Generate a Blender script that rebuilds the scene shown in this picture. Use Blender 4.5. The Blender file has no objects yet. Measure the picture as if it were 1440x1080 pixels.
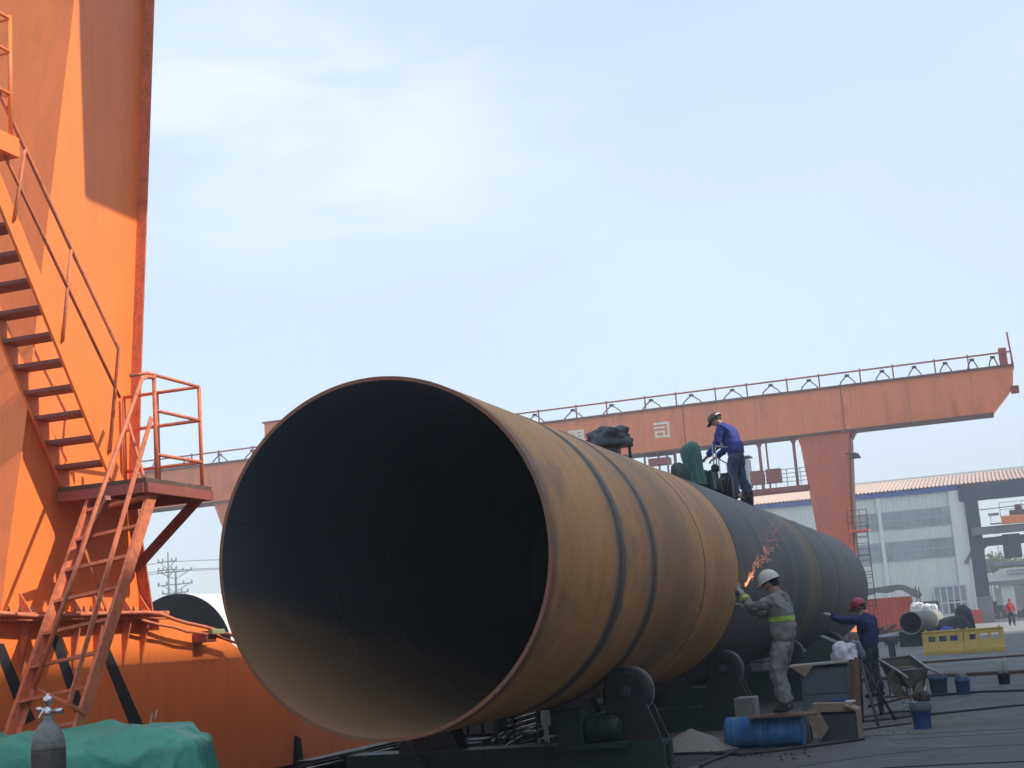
import bpy, bmesh, math, random
from math import sin, cos, pi, radians
from mathutils import Vector, Matrix, noise
random.seed(7)
SC = bpy.context.scene
COL = SC.collection

# ------------------------------------------------------------------ camera
FPX, YAW, PITCH, ROLL, CAMH = 1986., .3194, .17884, .07435, 1.5
Fv = Vector((-sin(YAW)*cos(PITCH), cos(YAW)*cos(PITCH), sin(PITCH)))
R0 = Vector((cos(YAW), sin(YAW), 0)); U0 = R0.cross(Fv)
Rv = R0*cos(ROLL) - U0*sin(ROLL); Uv = R0*sin(ROLL) + U0*cos(ROLL)
CAM = Vector((0, 0, CAMH))
cd = bpy.data.cameras.new('camera'); cam = bpy.data.objects.new('camera', cd); COL.objects.link(cam)
m = Matrix((Rv, Uv, -Fv)).transposed().to_4x4(); m.translation = CAM
cam.matrix_world = m
cd.sensor_width = 36; cd.lens = 36*FPX/1440; cd.clip_end = 6000; cd.clip_start = .1
SC.camera = cam

def P(px, py, X=None, Y=None, Z=None):
    "point of the place seen at a photo pixel, on the plane X, Y or Z = const"
    d = Fv + Rv*((px-720)/FPX) + Uv*((540-py)/FPX)
    t = X/d.x if X is not None else (Y/d.y if Y is not None else (Z-CAMH)/d.z)
    return CAM + d*t

# ------------------------------------------------------------------ materials
def nodes(name):
    m = bpy.data.materials.new(name); m.use_nodes = True
    nt = m.node_tree; b = nt.nodes['Principled BSDF']
    return m, nt, b
def N(nt, t, **k):
    n = nt.nodes.new(t)
    for a, v in k.items():
        if a.startswith('i_'): n.inputs[a[2:].replace('_', ' ')].default_value = v
        else: setattr(n, a, v)
    return n
def ramp(nt, stops, interp='LINEAR'):
    r = nt.nodes.new('ShaderNodeValToRGB'); cr = r.color_ramp; cr.interpolation = interp
    cr.elements[0].position = stops[0][0]; cr.elements[0].color = (*stops[0][1], 1)
    cr.elements[1].position = stops[-1][0]; cr.elements[1].color = (*stops[-1][1], 1)
    for p, c in stops[1:-1]:
        e = cr.elements.new(p); e.color = (*c, 1)
    return r
def mat(name, col, rough=.6, metal=0., var=.25, scale=2.5, bump=.15, dirt=None, dirt_amt=.35, stretch=(1, 1, 1), spec=None, fine=30):
    m, nt, b = nodes(name); L = nt.links
    tc = N(nt, 'ShaderNodeTexCoord'); mp = N(nt, 'ShaderNodeMapping'); mp.inputs['Scale'].default_value = stretch
    L.new(tc.outputs['Object'], mp.inputs['Vector'])
    n1 = N(nt, 'ShaderNodeTexNoise', i_Scale=scale, i_Detail=8.0, i_Roughness=.62); L.new(mp.outputs[0], n1.inputs['Vector'])
    lo = tuple(c*(1-var) for c in col); hi = tuple(min(1, c*(1+var)) for c in col)
    r = ramp(nt, [(.3, lo), (.7, hi)]); L.new(n1.outputs['Fac'], r.inputs['Fac'])
    last = r.outputs['Color']
    n2 = N(nt, 'ShaderNodeTexNoise', i_Scale=scale*3.1, i_Detail=9.0, i_Roughness=.7); L.new(mp.outputs[0], n2.inputs['Vector'])
    if dirt:
        rr = ramp(nt, [(.5, (0, 0, 0)), (.72, (dirt_amt,)*3)]); L.new(n2.outputs['Fac'], rr.inputs['Fac'])
        mx = N(nt, 'ShaderNodeMixRGB'); L.new(rr.outputs['Color'], mx.inputs['Fac']); L.new(last, mx.inputs['Color1']); mx.inputs['Color2'].default_value = (*dirt, 1)
        last = mx.outputs['Color']
    L.new(last, b.inputs['Base Color'])
    b.inputs['Metallic'].default_value = metal
    ma = N(nt, 'ShaderNodeMapRange'); ma.inputs['To Min'].default_value = max(0, rough-.12); ma.inputs['To Max'].default_value = min(1, rough+.12)
    L.new(n2.outputs['Fac'], ma.inputs['Value']); L.new(ma.outputs[0], b.inputs['Roughness'])
    if spec is not None: b.inputs['Specular IOR Level'].default_value = spec
    if bump:
        n3 = N(nt, 'ShaderNodeTexNoise', i_Scale=fine, i_Detail=6.0); L.new(mp.outputs[0], n3.inputs['Vector'])
        bp = N(nt, 'ShaderNodeBump', i_Strength=bump, i_Distance=.02); L.new(n3.outputs['Fac'], bp.inputs['Height']); L.new(bp.outputs[0], b.inputs['Normal'])
    return m
def emis(name, col, st):
    m, nt, b = nodes(name); b.inputs['Base Color'].default_value = (*col, 1)
    b.inputs['Emission Color'].default_value = (*col, 1); b.inputs['Emission Strength'].default_value = st
    return m

def add_streaks(m, col, amt, sc=(5, 5, .18)):
    nt = m.node_tree; L = nt.links; b = nt.nodes['Principled BSDF']; src = b.inputs['Base Color'].links[0].from_socket
    tc = N(nt, 'ShaderNodeTexCoord'); mp = N(nt, 'ShaderNodeMapping'); mp.inputs['Scale'].default_value = sc; L.new(tc.outputs['Object'], mp.inputs['Vector'])
    n = N(nt, 'ShaderNodeTexNoise', i_Scale=2.0, i_Detail=6.0, i_Roughness=.7); L.new(mp.outputs[0], n.inputs['Vector'])
    r = ramp(nt, [(.52, (0, 0, 0)), (.74, (amt,)*3)]); L.new(n.outputs['Fac'], r.inputs['Fac'])
    mx = N(nt, 'ShaderNodeMixRGB'); L.new(r.outputs['Color'], mx.inputs['Fac']); L.new(src, mx.inputs['Color1']); mx.inputs['Color2'].default_value = (*col, 1)
    L.new(mx.outputs['Color'], b.inputs['Base Color'])
ORANGE = mat('orange_paint', (.95, .235, .05), .5, var=.05, scale=.9, bump=.05, dirt=(.55, .14, .045), dirt_amt=.35, stretch=(1, 1, .35))
add_streaks(ORANGE, (.40, .12, .05), .30)
ORANGE_D = mat('orange_paint_worn', (.66, .19, .09), .6, var=.2, scale=6, dirt=(.20, .09, .06), dirt_amt=.85)
ORANGE_F = mat('orange_paint_faded', (.88, .25, .09), .6, var=.08, scale=.35, dirt=(.34, .09, .05), dirt_amt=.45, stretch=(1, 1, .4), fine=6)
add_streaks(ORANGE_F, (.36, .12, .07), .5, (1.6, 1.6, .12))
RAILRED = mat('dull_red_paint', (.30, .085, .065), .6, var=.2, scale=3, dirt=(.08, .05, .05))
BLACKP = mat('black_paint', (.022, .022, .026), .6, var=.3, dirt=(.12, .05, .03), dirt_amt=.25)
DARK = mat('dark_steel', (.045, .047, .055), .6, .2, var=.35, scale=5, dirt=(.09, .05, .03))
DARKER = mat('oily_black', (.018, .018, .02), .55, var=.4, scale=6)
STEEL = mat('grey_steel', (.27, .275, .28), .45, .5, var=.25, scale=5, dirt=(.12, .07, .04))
CHROME = mat('bright_metal', (.62, .62, .62), .22, .9, var=.1)
RUST = mat('rusty_steel', (.12, .075, .055), .85, .1, var=.4, scale=6, dirt=(.07, .04, .03), dirt_amt=.7)
GREENM = mat('machine_green', (.010, .038, .03), .6, var=.25, scale=4, dirt=(.04, .04, .03), dirt_amt=.7)
TARP = mat('green_tarpaulin', (.07, .36, .26), .5, var=.2, scale=3, bump=1.0, dirt=(.03, .17, .13), dirt_amt=.6, fine=5)
TARPD = mat('dark_tarpaulin', (.045, .06, .075), .5, var=.3, scale=5, bump=.8, fine=14)
GREYTARP = mat('grey_tarpaulin', (.018, .02, .024), .92, var=.3, scale=2)
RUBBER = mat('black_rubber', (.03, .03, .032), .75, var=.3, scale=8)
CYLBODY = mat('cylinder_grey_brown', (.085, .075, .068), .75, var=.35, scale=9, bump=.3, dirt=(.15, .15, .13), dirt_amt=.5, stretch=(1, 1, .4))
CYLTOP = mat('cylinder_grey_green', (.20, .21, .19), .65, var=.35, scale=14, bump=.3, dirt=(.07, .07, .06), dirt_amt=.7)
RED = mat('red_plastic', (.55, .03, .03), .4, var=.12)
SKIN = mat('skin', (.36, .19, .13), .55, var=.1, bump=0)
HAIR = mat('black_hair', (.012, .011, .01), .7, var=.2)
GREYCLOTH = mat('grey_work_cloth', (.24, .235, .225), .9, var=.22, scale=7, bump=.5, fine=16)
HIVIS = mat('yellow_green_tape', (.50, .75, .10), .5, var=.12, bump=0)
BLUECLOTH = mat('royal_blue_cloth', (.025, .035, .22), .85, var=.22, scale=7, bump=.5, fine=16)
NAVYCLOTH = mat('navy_cloth', (.022, .028, .12), .9, var=.25, scale=7, bump=.5, fine=16)
SLATECLOTH = mat('slate_trousers', (.055, .065, .115), .9, var=.25, scale=7, bump=.5, fine=16)
DARKCLOTH = mat('dark_trousers', (.03, .034, .045), .9, var=.25, scale=7, bump=.5, fine=16)
REDCLOTH = mat('red_jacket', (.42, .03, .035), .85, var=.2, scale=7)
WHITEHAT = mat('white_helmet', (.62, .60, .54), .35, var=.08, bump=0, dirt=(.3, .28, .24), dirt_amt=.4, scale=8)
REDHAT = mat('crimson_helmet', (.42, .02, .06), .35, var=.08, bump=0)
DARKHAT = mat('dark_red_cap', (.10, .03, .04), .5, var=.1)
GLOVE = mat('white_glove', (.42, .41, .38), .85, var=.2, scale=20)
BOOT = mat('black_boot', (.025, .022, .02), .6, var=.2)
BLUEP = mat('blue_plastic', (.03, .17, .42), .45, var=.2, scale=6, bump=.1, dirt=(.25, .28, .3), dirt_amt=.45)
add_streaks(BLUEP, (.30, .38, .46), .7, (16, .6, .6))
BLUEB = mat('blue_bucket', (.03, .10, .30), .5, var=.2, scale=8, dirt=(.10, .11, .12), dirt_amt=.5)
YEL = mat('yellow_plastic', (.56, .38, .07), .55, var=.15, scale=3, dirt=(.24, .19, .09), dirt_amt=.75)
CARD = mat('cardboard', (.30, .215, .15), .85, var=.15, scale=6)
WOOD = mat('brown_plank', (.17, .10, .065), .85, var=.3, scale=5, stretch=(4, 4, .5))
SAND = mat('grey_sand', (.33, .30, .27), .95, var=.15, scale=20, bump=.6, fine=60)
WHITES = mat('white_sack', (.62, .63, .66), .7, var=.12, scale=5, bump=.3)
CONC = mat('concrete_block', (.26, .25, .23), .9, var=.2, scale=6, bump=.3)
WHITEP = mat('white_primer', (.72, .70, .67), .6, var=.06, scale=.6)
CREAM = mat('cream_lettering', (.88, .82, .66), .6, var=.08)
CLAD = mat('pale_cladding', (.69, .73, .68), .5, var=.06, scale=.4, stretch=(1, 1, .15), bump=0, dirt=(.55, .58, .53), dirt_amt=.5)
CLADTRIM = mat('pale_trim', (.72, .76, .71), .5, var=.06, bump=0)
BLUETRIM = mat('blue_trim', (.04, .10, .42), .5, var=.1, bump=0)
ROOFM = mat('terracotta_roof_sheet', (.52, .38, .30), .6, var=.1, scale=.3, bump=0, dirt=(.42, .24, .17), dirt_amt=.5)
WINM = mat('dull_glass', (.30, .34, .35), .25, var=.35, scale=.35, bump=0, dirt=(.12, .17, .28), dirt_amt=.8)
WINFR = mat('window_frame_grey', (.42, .48, .48), .5, var=.06, bump=0)
NAVYST = mat('navy_steelwork', (.045, .06, .09), .55, var=.25, scale=.6, bump=0)
GREYST = mat('grey_runway_steel', (.20, .21, .23), .55, var=.2, scale=.6, bump=0)
CONTM = mat('container_orange_red', (.62, .14, .08), .55, var=.12, scale=1.2, bump=0, dirt=(.36, .10, .06), dirt_amt=.5)
GALV = mat('galvanised_sheet', (.14, .16, .18), .55, .15, var=.18, scale=3, dirt=(.09, .09, .09))
SHADEBLOCKM = mat('shade_block_pale', (.66, .68, .70), .6, var=.1, bump=0)  # pale sides of the added shade block, for bounce light
POLEM = mat('pole_concrete', (.20, .19, .18), .8, var=.1, bump=0)

def pipe_outer():
    m, nt, b = nodes('rusty_pipe_steel'); L = nt.links
    tc = N(nt, 'ShaderNodeTexCoord')
    sx = N(nt, 'ShaderNodeSeparateXYZ'); L.new(tc.outputs['Object'], sx.inputs[0])
    # wobble of the band edges
    mp = N(nt, 'ShaderNodeMapping'); mp.inputs['Scale'].default_value = (.8, .25, .8); L.new(tc.outputs['Object'], mp.inputs['Vector'])
    nw = N(nt, 'ShaderNodeTexNoise', i_Scale=1.2, i_Detail=7.0, i_Roughness=.7); L.new(mp.outputs[0], nw.inputs['Vector'])
    w = N(nt, 'ShaderNodeMath', operation='MULTIPLY_ADD'); w.inputs[1].default_value = .34; w.inputs[2].default_value = -.17
    L.new(nw.outputs['Fac'], w.inputs[0])
    ad = N(nt, 'ShaderNodeMath', operation='ADD'); L.new(sx.outputs['Y'], ad.inputs[0]); L.new(w.outputs[0], ad.inputs[1])
    dv = N(nt, 'ShaderNodeMath', operation='DIVIDE'); dv.inputs[1].default_value = 29.6; L.new(ad.outputs[0], dv.inputs[0])
    O1 = (.54, .265, .068); O2 = (.58, .29, .082); O3 = (.45, .205, .062); D1 = (.06, .058, .064); D2 = (.088, .083, .086); G = (.13, .125, .125); BK = (.085, .08, .078); Yb = (.20, .135, .045); OL = (.10, .085, .05)
    S = [(0, (.24, .10, .05)), (.10, (.24, .10, .05)), (.22, O1), (2.1, O1), (2.2, BK), (2.42, BK), (2.5, O2), (3.55, O3), (3.60, BK), (3.82, BK), (3.90, O3), (5.2, (.29, .15, .06)), (6.6, O2), (7.4, O3), (8.9, O1),
         (9.0, D1), (10.9, D2), (11.6, D1), (11.75, G), (11.95, D2), (14.6, D1), (15.0, G), (15.2, D1), (16.9, D2), (17.2, Yb), (18.5, OL), (18.8, Yb), (18.95, D1), (22.0, D2), (22.6, D1), (23.4, OL), (24.6, D2)]
    r = ramp(nt, [(y/29.6, c) for y, c in S]); L.new(dv.outputs[0], r.inputs['Fac'])
    # smears that run round the pipe
    mp2 = N(nt, 'ShaderNodeMapping'); mp2.inputs['Scale'].default_value = (.55, 1.5, .55); L.new(tc.outputs['Object'], mp2.inputs['Vector'])
    ns = N(nt, 'ShaderNodeTexNoise', i_Scale=1.5, i_Detail=9.0, i_Roughness=.68, i_Distortion=.5); L.new(mp2.outputs[0], ns.inputs['Vector'])
    r2 = ramp(nt, [(.30, (.62, .60, .62)), (.5, (1, .98, .95)), (.70, (1.25, 1.22, 1.1))]); L.new(ns.outputs['Fac'], r2.inputs['Fac'])
    mu = N(nt, 'ShaderNodeMixRGB', blend_type='MULTIPLY'); mu.inputs['Fac'].default_value = .6
    L.new(r.outputs['Color'], mu.inputs['Color1']); L.new(r2.outputs['Color'], mu.inputs['Color2'])
    # blotches
    nb = N(nt, 'ShaderNodeTexNoise', i_Scale=1.1, i_Detail=8.0, i_Roughness=.6, i_Distortion=1.2); L.new(tc.outputs['Object'], nb.inputs['Vector'])
    r3 = ramp(nt, [(.50, (0, 0, 0)), (.66, (.38,)*3)]); L.new(nb.outputs['Fac'], r3.inputs['Fac'])
    m3 = N(nt, 'ShaderNodeMixRGB'); L.new(r3.outputs['Color'], m3.inputs['Fac']); L.new(mu.outputs['Color'], m3.inputs['Color1']); m3.inputs['Color2'].default_value = (.15, .115, .09, 1)
    # chalky vertical scratches
    mp4 = N(nt, 'ShaderNodeMapping'); mp4.inputs['Scale'].default_value = (.5, 9, .5); L.new(tc.outputs['Object'], mp4.inputs['Vector'])
    n4 = N(nt, 'ShaderNodeTexNoise', i_Scale=1.0, i_Detail=5.0, i_Roughness=.75); L.new(mp4.outputs[0], n4.inputs['Vector'])
    r4 = ramp(nt, [(.60, (0, 0, 0)), (.74, (.22,)*3)]); L.new(n4.outputs['Fac'], r4.inputs['Fac'])
    m4 = N(nt, 'ShaderNodeMixRGB'); L.new(r4.outputs['Color'], m4.inputs['Fac']); L.new(m3.outputs['Color'], m4.inputs['Color1']); m4.inputs['Color2'].default_value = (.21, .19, .165, 1)
    L.new(m4.outputs['Color'], b.inputs['Base Color'])
    b.inputs['Roughness'].default_value = .62; b.inputs['Metallic'].default_value = .12
    nf = N(nt, 'ShaderNodeTexNoise', i_Scale=18.0, i_Detail=6.0); L.new(tc.outputs['Object'], nf.inputs['Vector'])
    bp = N(nt, 'ShaderNodeBump', i_Strength=.18, i_Distance=.02); L.new(nf.outputs['Fac'], bp.inputs['Height']); L.new(bp.outputs[0], b.inputs['Normal'])
    return m
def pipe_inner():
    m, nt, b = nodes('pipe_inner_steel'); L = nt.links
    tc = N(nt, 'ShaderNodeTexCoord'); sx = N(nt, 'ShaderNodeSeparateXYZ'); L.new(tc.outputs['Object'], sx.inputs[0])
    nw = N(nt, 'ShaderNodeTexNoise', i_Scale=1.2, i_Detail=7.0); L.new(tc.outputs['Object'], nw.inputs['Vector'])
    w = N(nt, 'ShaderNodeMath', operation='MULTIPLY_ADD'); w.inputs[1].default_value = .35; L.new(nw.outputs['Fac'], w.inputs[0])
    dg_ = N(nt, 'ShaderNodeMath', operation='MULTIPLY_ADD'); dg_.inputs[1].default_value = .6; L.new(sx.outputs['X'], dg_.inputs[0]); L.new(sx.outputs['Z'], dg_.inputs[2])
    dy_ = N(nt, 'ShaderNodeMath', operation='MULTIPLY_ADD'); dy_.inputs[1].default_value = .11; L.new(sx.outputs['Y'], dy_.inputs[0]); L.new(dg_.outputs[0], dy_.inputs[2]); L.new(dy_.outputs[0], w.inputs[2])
    # lower-left light near the mouth painted in with dust, bluish reflection painted above
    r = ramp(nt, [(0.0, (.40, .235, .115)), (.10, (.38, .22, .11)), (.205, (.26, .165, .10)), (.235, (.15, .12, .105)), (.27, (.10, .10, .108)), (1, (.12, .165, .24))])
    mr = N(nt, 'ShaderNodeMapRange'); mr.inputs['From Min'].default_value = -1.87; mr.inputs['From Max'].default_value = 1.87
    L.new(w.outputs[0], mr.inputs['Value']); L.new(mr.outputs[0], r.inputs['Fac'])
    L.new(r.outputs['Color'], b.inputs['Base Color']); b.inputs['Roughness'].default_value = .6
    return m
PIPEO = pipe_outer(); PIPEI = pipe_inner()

def ground_mat():
    m, nt, b = nodes('yard_concrete'); L = nt.links
    tc = N(nt, 'ShaderNodeTexCoord')
    n1 = N(nt, 'ShaderNodeTexNoise', i_Scale=.35, i_Detail=9.0, i_Roughness=.65); L.new(tc.outputs['Object'], n1.inputs['Vector'])
    n2 = N(nt, 'ShaderNodeTexNoise', i_Scale=6.0, i_Detail=9.0, i_Roughness=.75); L.new(tc.outputs['Object'], n2.inputs['Vector'])
    r = ramp(nt, [(.32, (.064, .063, .066)), (.5, (.086, .084, .087)), (.7, (.11, .107, .108))]); L.new(n1.outputs['Fac'], r.inputs['Fac'])
    r2 = ramp(nt, [(.35, (.72, .72, .74)), (.65, (1.12, 1.1, 1.08))]); L.new(n2.outputs['Fac'], r2.inputs['Fac'])
    mu = N(nt, 'ShaderNodeMixRGB', blend_type='MULTIPLY'); mu.inputs['Fac'].default_value = 1
    L.new(r.outputs['Color'], mu.inputs['Color1']); L.new(r2.outputs['Color'], mu.inputs['Color2'])
    v = N(nt, 'ShaderNodeTexVoronoi', i_Scale=.5); v.feature = 'DISTANCE_TO_EDGE'
    dn = N(nt, 'ShaderNodeMixRGB', blend_type='ADD'); dn.inputs['Fac'].default_value = .35; L.new(tc.outputs['Object'], dn.inputs['Color1']); L.new(n2.outputs['Color'], dn.inputs['Color2'])
    L.new(dn.outputs['Color'], v.inputs['Vector'])
    rc = ramp(nt, [(0, (.55,)*3), (.012, (1, 1, 1))]); L.new(v.outputs['Distance'], rc.inputs['Fac'])
    m2 = N(nt, 'ShaderNodeMixRGB', blend_type='MULTIPLY'); m2.inputs['Fac'].default_value = .6
    L.new(mu.outputs['Color'], m2.inputs['Color1']); L.new(rc.outputs['Color'], m2.inputs['Color2'])
    n5 = N(nt, 'ShaderNodeTexNoise', i_Scale=1.1, i_Detail=10.0, i_Roughness=.7, i_Distortion=.8); L.new(tc.outputs['Object'], n5.inputs['Vector'])
    r5 = ramp(nt, [(.54, (1, 1, 1)), (.62, (.62, .61, .60)), (.75, (.45, .44, .43))]); L.new(n5.outputs['Fac'], r5.inputs['Fac'])
    n6 = N(nt, 'ShaderNodeTexNoise', i_Scale=2.3, i_Detail=10.0, i_Roughness=.75); mp6 = N(nt, 'ShaderNodeMapping'); mp6.inputs['Scale'].default_value = (.35, 1.6, 1); mp6.inputs['Location'].default_value = (7, 3, 0); L.new(tc.outputs['Object'], mp6.inputs['Vector']); L.new(mp6.outputs[0], n6.inputs['Vector'])
    r6 = ramp(nt, [(.50, (1, 1, 1)), (.70, (1.55, 1.5, 1.42))]); L.new(n6.outputs['Fac'], r6.inputs['Fac'])
    m5 = N(nt, 'ShaderNodeMixRGB', blend_type='MULTIPLY'); m5.inputs['Fac'].default_value = 1; L.new(m2.outputs['Color'], m5.inputs['Color1']); L.new(r5.outputs['Color'], m5.inputs['Color2'])
    m6 = N(nt, 'ShaderNodeMixRGB', blend_type='MULTIPLY'); m6.inputs['Fac'].default_value = 1; L.new(m5.outputs['Color'], m6.inputs['Color1']); L.new(r6.outputs['Color'], m6.inputs['Color2'])
    rr5 = ramp(nt, [(.54, (.82,)*3), (.64, (.5,)*3)]); L.new(n5.outputs['Fac'], rr5.inputs['Fac']); L.new(rr5.outputs['Color'], b.inputs['Roughness'])
    L.new(m6.outputs['Color'], b.inputs['Base Color'])
    bp = N(nt, 'ShaderNodeBump', i_Strength=.3, i_Distance=.02); L.new(n2.outputs['Fac'], bp.inputs['Height']); L.new(bp.outputs[0], b.inputs['Normal'])
    return m
def leaf_mat():
    m, nt, b = nodes('foliage_green'); L = nt.links
    g = N(nt, 'ShaderNodeObjectInfo'); tc = N(nt, 'ShaderNodeTexCoord')
    n1 = N(nt, 'ShaderNodeTexNoise', i_Scale=.7, i_Detail=4.0); L.new(tc.outputs['Object'], n1.inputs['Vector'])
    r = ramp(nt, [(.3, (.035, .065, .02)), (.7, (.10, .13, .045))]); L.new(n1.outputs['Fac'], r.inputs['Fac'])
    L.new(r.outputs['Color'], b.inputs['Base Color']); b.inputs['Roughness'].default_value = .8
    return m
LEAF = leaf_mat()

# ------------------------------------------------------------------ mesh builder
class MB:
    def __init__(s): s.v = []; s.f = []; s.sm = []; s.mi = []
    def add(s, vs, fs, smooth=False, mi=0):
        o = len(s.v); s.v += [Vector(v) for v in vs]
        for f in fs: s.f.append([o+i for i in f]); s.sm.append(smooth); s.mi.append(mi)
        return s
    def box(s, a, b, bev=0.):
        x0, y0, z0 = (min(a[i], b[i]) for i in range(3)); x1, y1, z1 = (max(a[i], b[i]) for i in range(3))
        bev = min(bev, (x1-x0)*.3, (y1-y0)*.3, (z1-z0)*.3)
        if bev > 0:
            bm = bmesh.new(); bmesh.ops.create_cube(bm, size=1)
            for v in bm.verts: v.co = Vector(((x0+x1)/2+v.co.x*(x1-x0), (y0+y1)/2+v.co.y*(y1-y0), (z0+z1)/2+v.co.z*(z1-z0)))
            bmesh.ops.bevel(bm, geom=list(bm.edges), offset=bev, segments=2, affect='EDGES', profile=.5)
            bm.verts.index_update(); s.add([v.co.copy() for v in bm.verts], [[v.index for v in f.verts] for f in bm.faces]); bm.free()
            return s
        vs = [(x, y, z) for x in (x0, x1) for y in (y0, y1) for z in (z0, z1)]
        return s.add(vs, [(0, 1, 3, 2), (4, 6, 7, 5), (0, 4, 5, 1), (2, 3, 7, 6), (0, 2, 6, 4), (1, 5, 7, 3)])
    def prism(s, pts, axis, lo, hi, mi=0):
        "pts 2D in the plane of the two other axes, extruded along axis from lo to hi"
        def mk(p, t):
            if axis == 'X': return (t, p[0], p[1])
            if axis == 'Y': return (p[0], t, p[1])
            return (p[0], p[1], t)
        n = len(pts); vs = [mk(p, lo) for p in pts] + [mk(p, hi) for p in pts]
        fs = [list(range(n))[::-1], list(range(n, 2*n))] + [(i, (i+1) % n, n+(i+1) % n, n+i) for i in range(n)]
        return s.add(vs, fs, mi=mi)
    def bar(s, a, b, w, h, up=(0, 0, 1)):
        a = Vector(a); b = Vector(b); d = (b-a).normalized(); up = Vector(up)
        if abs(d.dot(up)) > .98: up = Vector((1, 0, 0))
        x = d.cross(up).normalized(); y = x.cross(d)
        vs = [p + x*sx*w/2 + y*sy*h/2 for p in (a, b) for sx, sy in ((-1, -1), (1, -1), (1, 1), (-1, 1))]
        return s.add(vs, [(3, 2, 1, 0), (4, 5, 6, 7)] + [(i, (i+1) % 4, 4+(i+1) % 4, 4+i) for i in range(4)])
    def tube(s, path, r, n=8, closed=False):
        path = [Vector(p) for p in path]; rs = r if isinstance(r, (list, tuple)) else [r]*len(path)
        vs = []; up = None
        for i, p in enumerate(path):
            if closed: d = (path[(i+1) % len(path)]-path[i-1]).normalized()
            else: d = (path[min(i+1, len(path)-1)]-path[max(i-1, 0)]).normalized()
            if up is None: up = Vector((0, 0, 1)) if abs(d.z) < .9 else Vector((1, 0, 0))
            x = d.cross(up).normalized(); y = x.cross(d).normalized(); up = y
            vs += [p + (x*cos(2*pi*k/n) + y*sin(2*pi*k/n))*rs[i] for k in range(n)]
        fs = []; m = len(path)
        for i in range(m if closed else m-1):
            j = (i+1) % m
            fs += [(i*n+k, i*n+(k+1) % n, j*n+(k+1) % n, j*n+k) for k in range(n)]
        s.add(vs, fs, True)
        if not closed:
            o = len(s.v)-len(vs)
            s.f.append([o+k for k in range(n)][::-1]); s.sm.append(False); s.mi.append(0)
            s.f.append([o+(m-1)*n+k for k in range(n)]); s.sm.append(False); s.mi.append(0)
        return s
    def lathe(s, prof, c, axis='Z', n=24, smooth=True, mi=0):
        "prof = (radius, height) list"
        c = Vector(c); ex = {'Z': ((1, 0, 0), (0, 1, 0), (0, 0, 1)), 'Y': ((1, 0, 0), (0, 0, 1), (0, 1, 0)), 'X': ((0, 1, 0), (0, 0, 1), (1, 0, 0))}
        if isinstance(axis, str): e = [Vector(t) for t in ex[axis]]
        else:
            z = Vector(axis).normalized(); x = z.orthogonal().normalized(); e = [x, z.cross(x), z]
        vs = []
        for r, h in prof: vs += [c + e[0]*r*cos(2*pi*k/n) + e[1]*r*sin(2*pi*k/n) + e[2]*h for k in range(n)]
        fs = [(i*n+k, i*n+(k+1) % n, (i+1)*n+(k+1) % n, (i+1)*n+k) for i in range(len(prof)-1) for k in range(n)]
        s.add(vs, fs, smooth, mi)
        o = len(s.v)-len(vs)
        if prof[0][0] > 1e-4: s.f.append([o+k for k in range(n)][::-1]); s.sm.append(False); s.mi.append(mi)
        if prof[-1][0] > 1e-4: s.f.append([o+(len(prof)-1)*n+k for k in range(n)]); s.sm.append(False); s.mi.append(mi)
        return s
    def build(s, name, mats, parent=None, label=None):
        me = bpy.data.meshes.new(name); org = parent_origin(parent)
        me.from_pydata([v-org for v in s.v], [], s.f)
        me.polygons.foreach_set('use_smooth', s.sm); me.polygons.foreach_set('material_index', s.mi)
        for mm in (mats if isinstance(mats, (list, tuple)) else [mats]): me.materials.append(mm)
        bm = bmesh.new(); bm.from_mesh(me); bmesh.ops.recalc_face_normals(bm, faces=bm.faces); bm.to_mesh(me); bm.free()
        o = bpy.data.objects.new(name, me); COL.objects.link(o)
        if parent: o.parent = parent
        if label: o['label'] = label
        return o
def parent_origin(p):
    o = Vector((0, 0, 0))
    while p is not None: o += Vector(p.location); p = p.parent
    return o
def tag(o, label, cat, group=None):
    o['label'] = label; o['category'] = cat
    if group: o['group'] = group
    return o
def thing(name, label, cat, loc=(0, 0, 0), group=None):
    o = bpy.data.objects.new(name, None); o.empty_display_size = .2; COL.objects.link(o); o.location = loc
    return tag(o, label, cat, group)
def single(mb, name, mats, label, cat, loc=(0, 0, 0), group=None):
    "a thing that is one mesh"
    me_o = mb.build(name, mats); loc = Vector(loc)
    me_o.data.transform(Matrix.Translation(-loc)); me_o.location = loc
    return tag(me_o, label, cat, group)
def copy_tree(o, parent=None):
    c = o.copy(); COL.objects.link(c); c.parent = parent
    for ch in o.children: copy_tree(ch, c)
    return c
def struct(o): o['kind'] = 'structure'; return o
def rough(o, amp, sc, seed=0):
    for v in o.data.vertices:
        n = noise.noise_vector(Vector(v.co)*sc + Vector((seed, seed, seed))); v.co += n*amp
    return o

# ------------------------------------------------------------------ ground
g = MB().add([(-2500, -300, 0), (2500, -300, 0), (2500, 4000, 0), (-2500, 4000, 0)], [(0, 1, 2, 3)])
struct(g.build('ground', ground_mat()))
LIGHTC = mat('pale_concrete_strip', (.24, .235, .225), .85, var=.15, scale=1.2)
o = struct(MB().box((-13, 81, .0), (60, 124, .012)).build('pavement', LIGHTC))
DUSTC = mat('dusty_concrete', (.105, .10, .096), .9, var=.35, scale=1.0, dirt=(.07, .07, .07), dirt_amt=.8)
o = struct(MB().box((-11, 18.5, 0), (3.5, 23.5, .006)).build('path', DUSTC))

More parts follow.
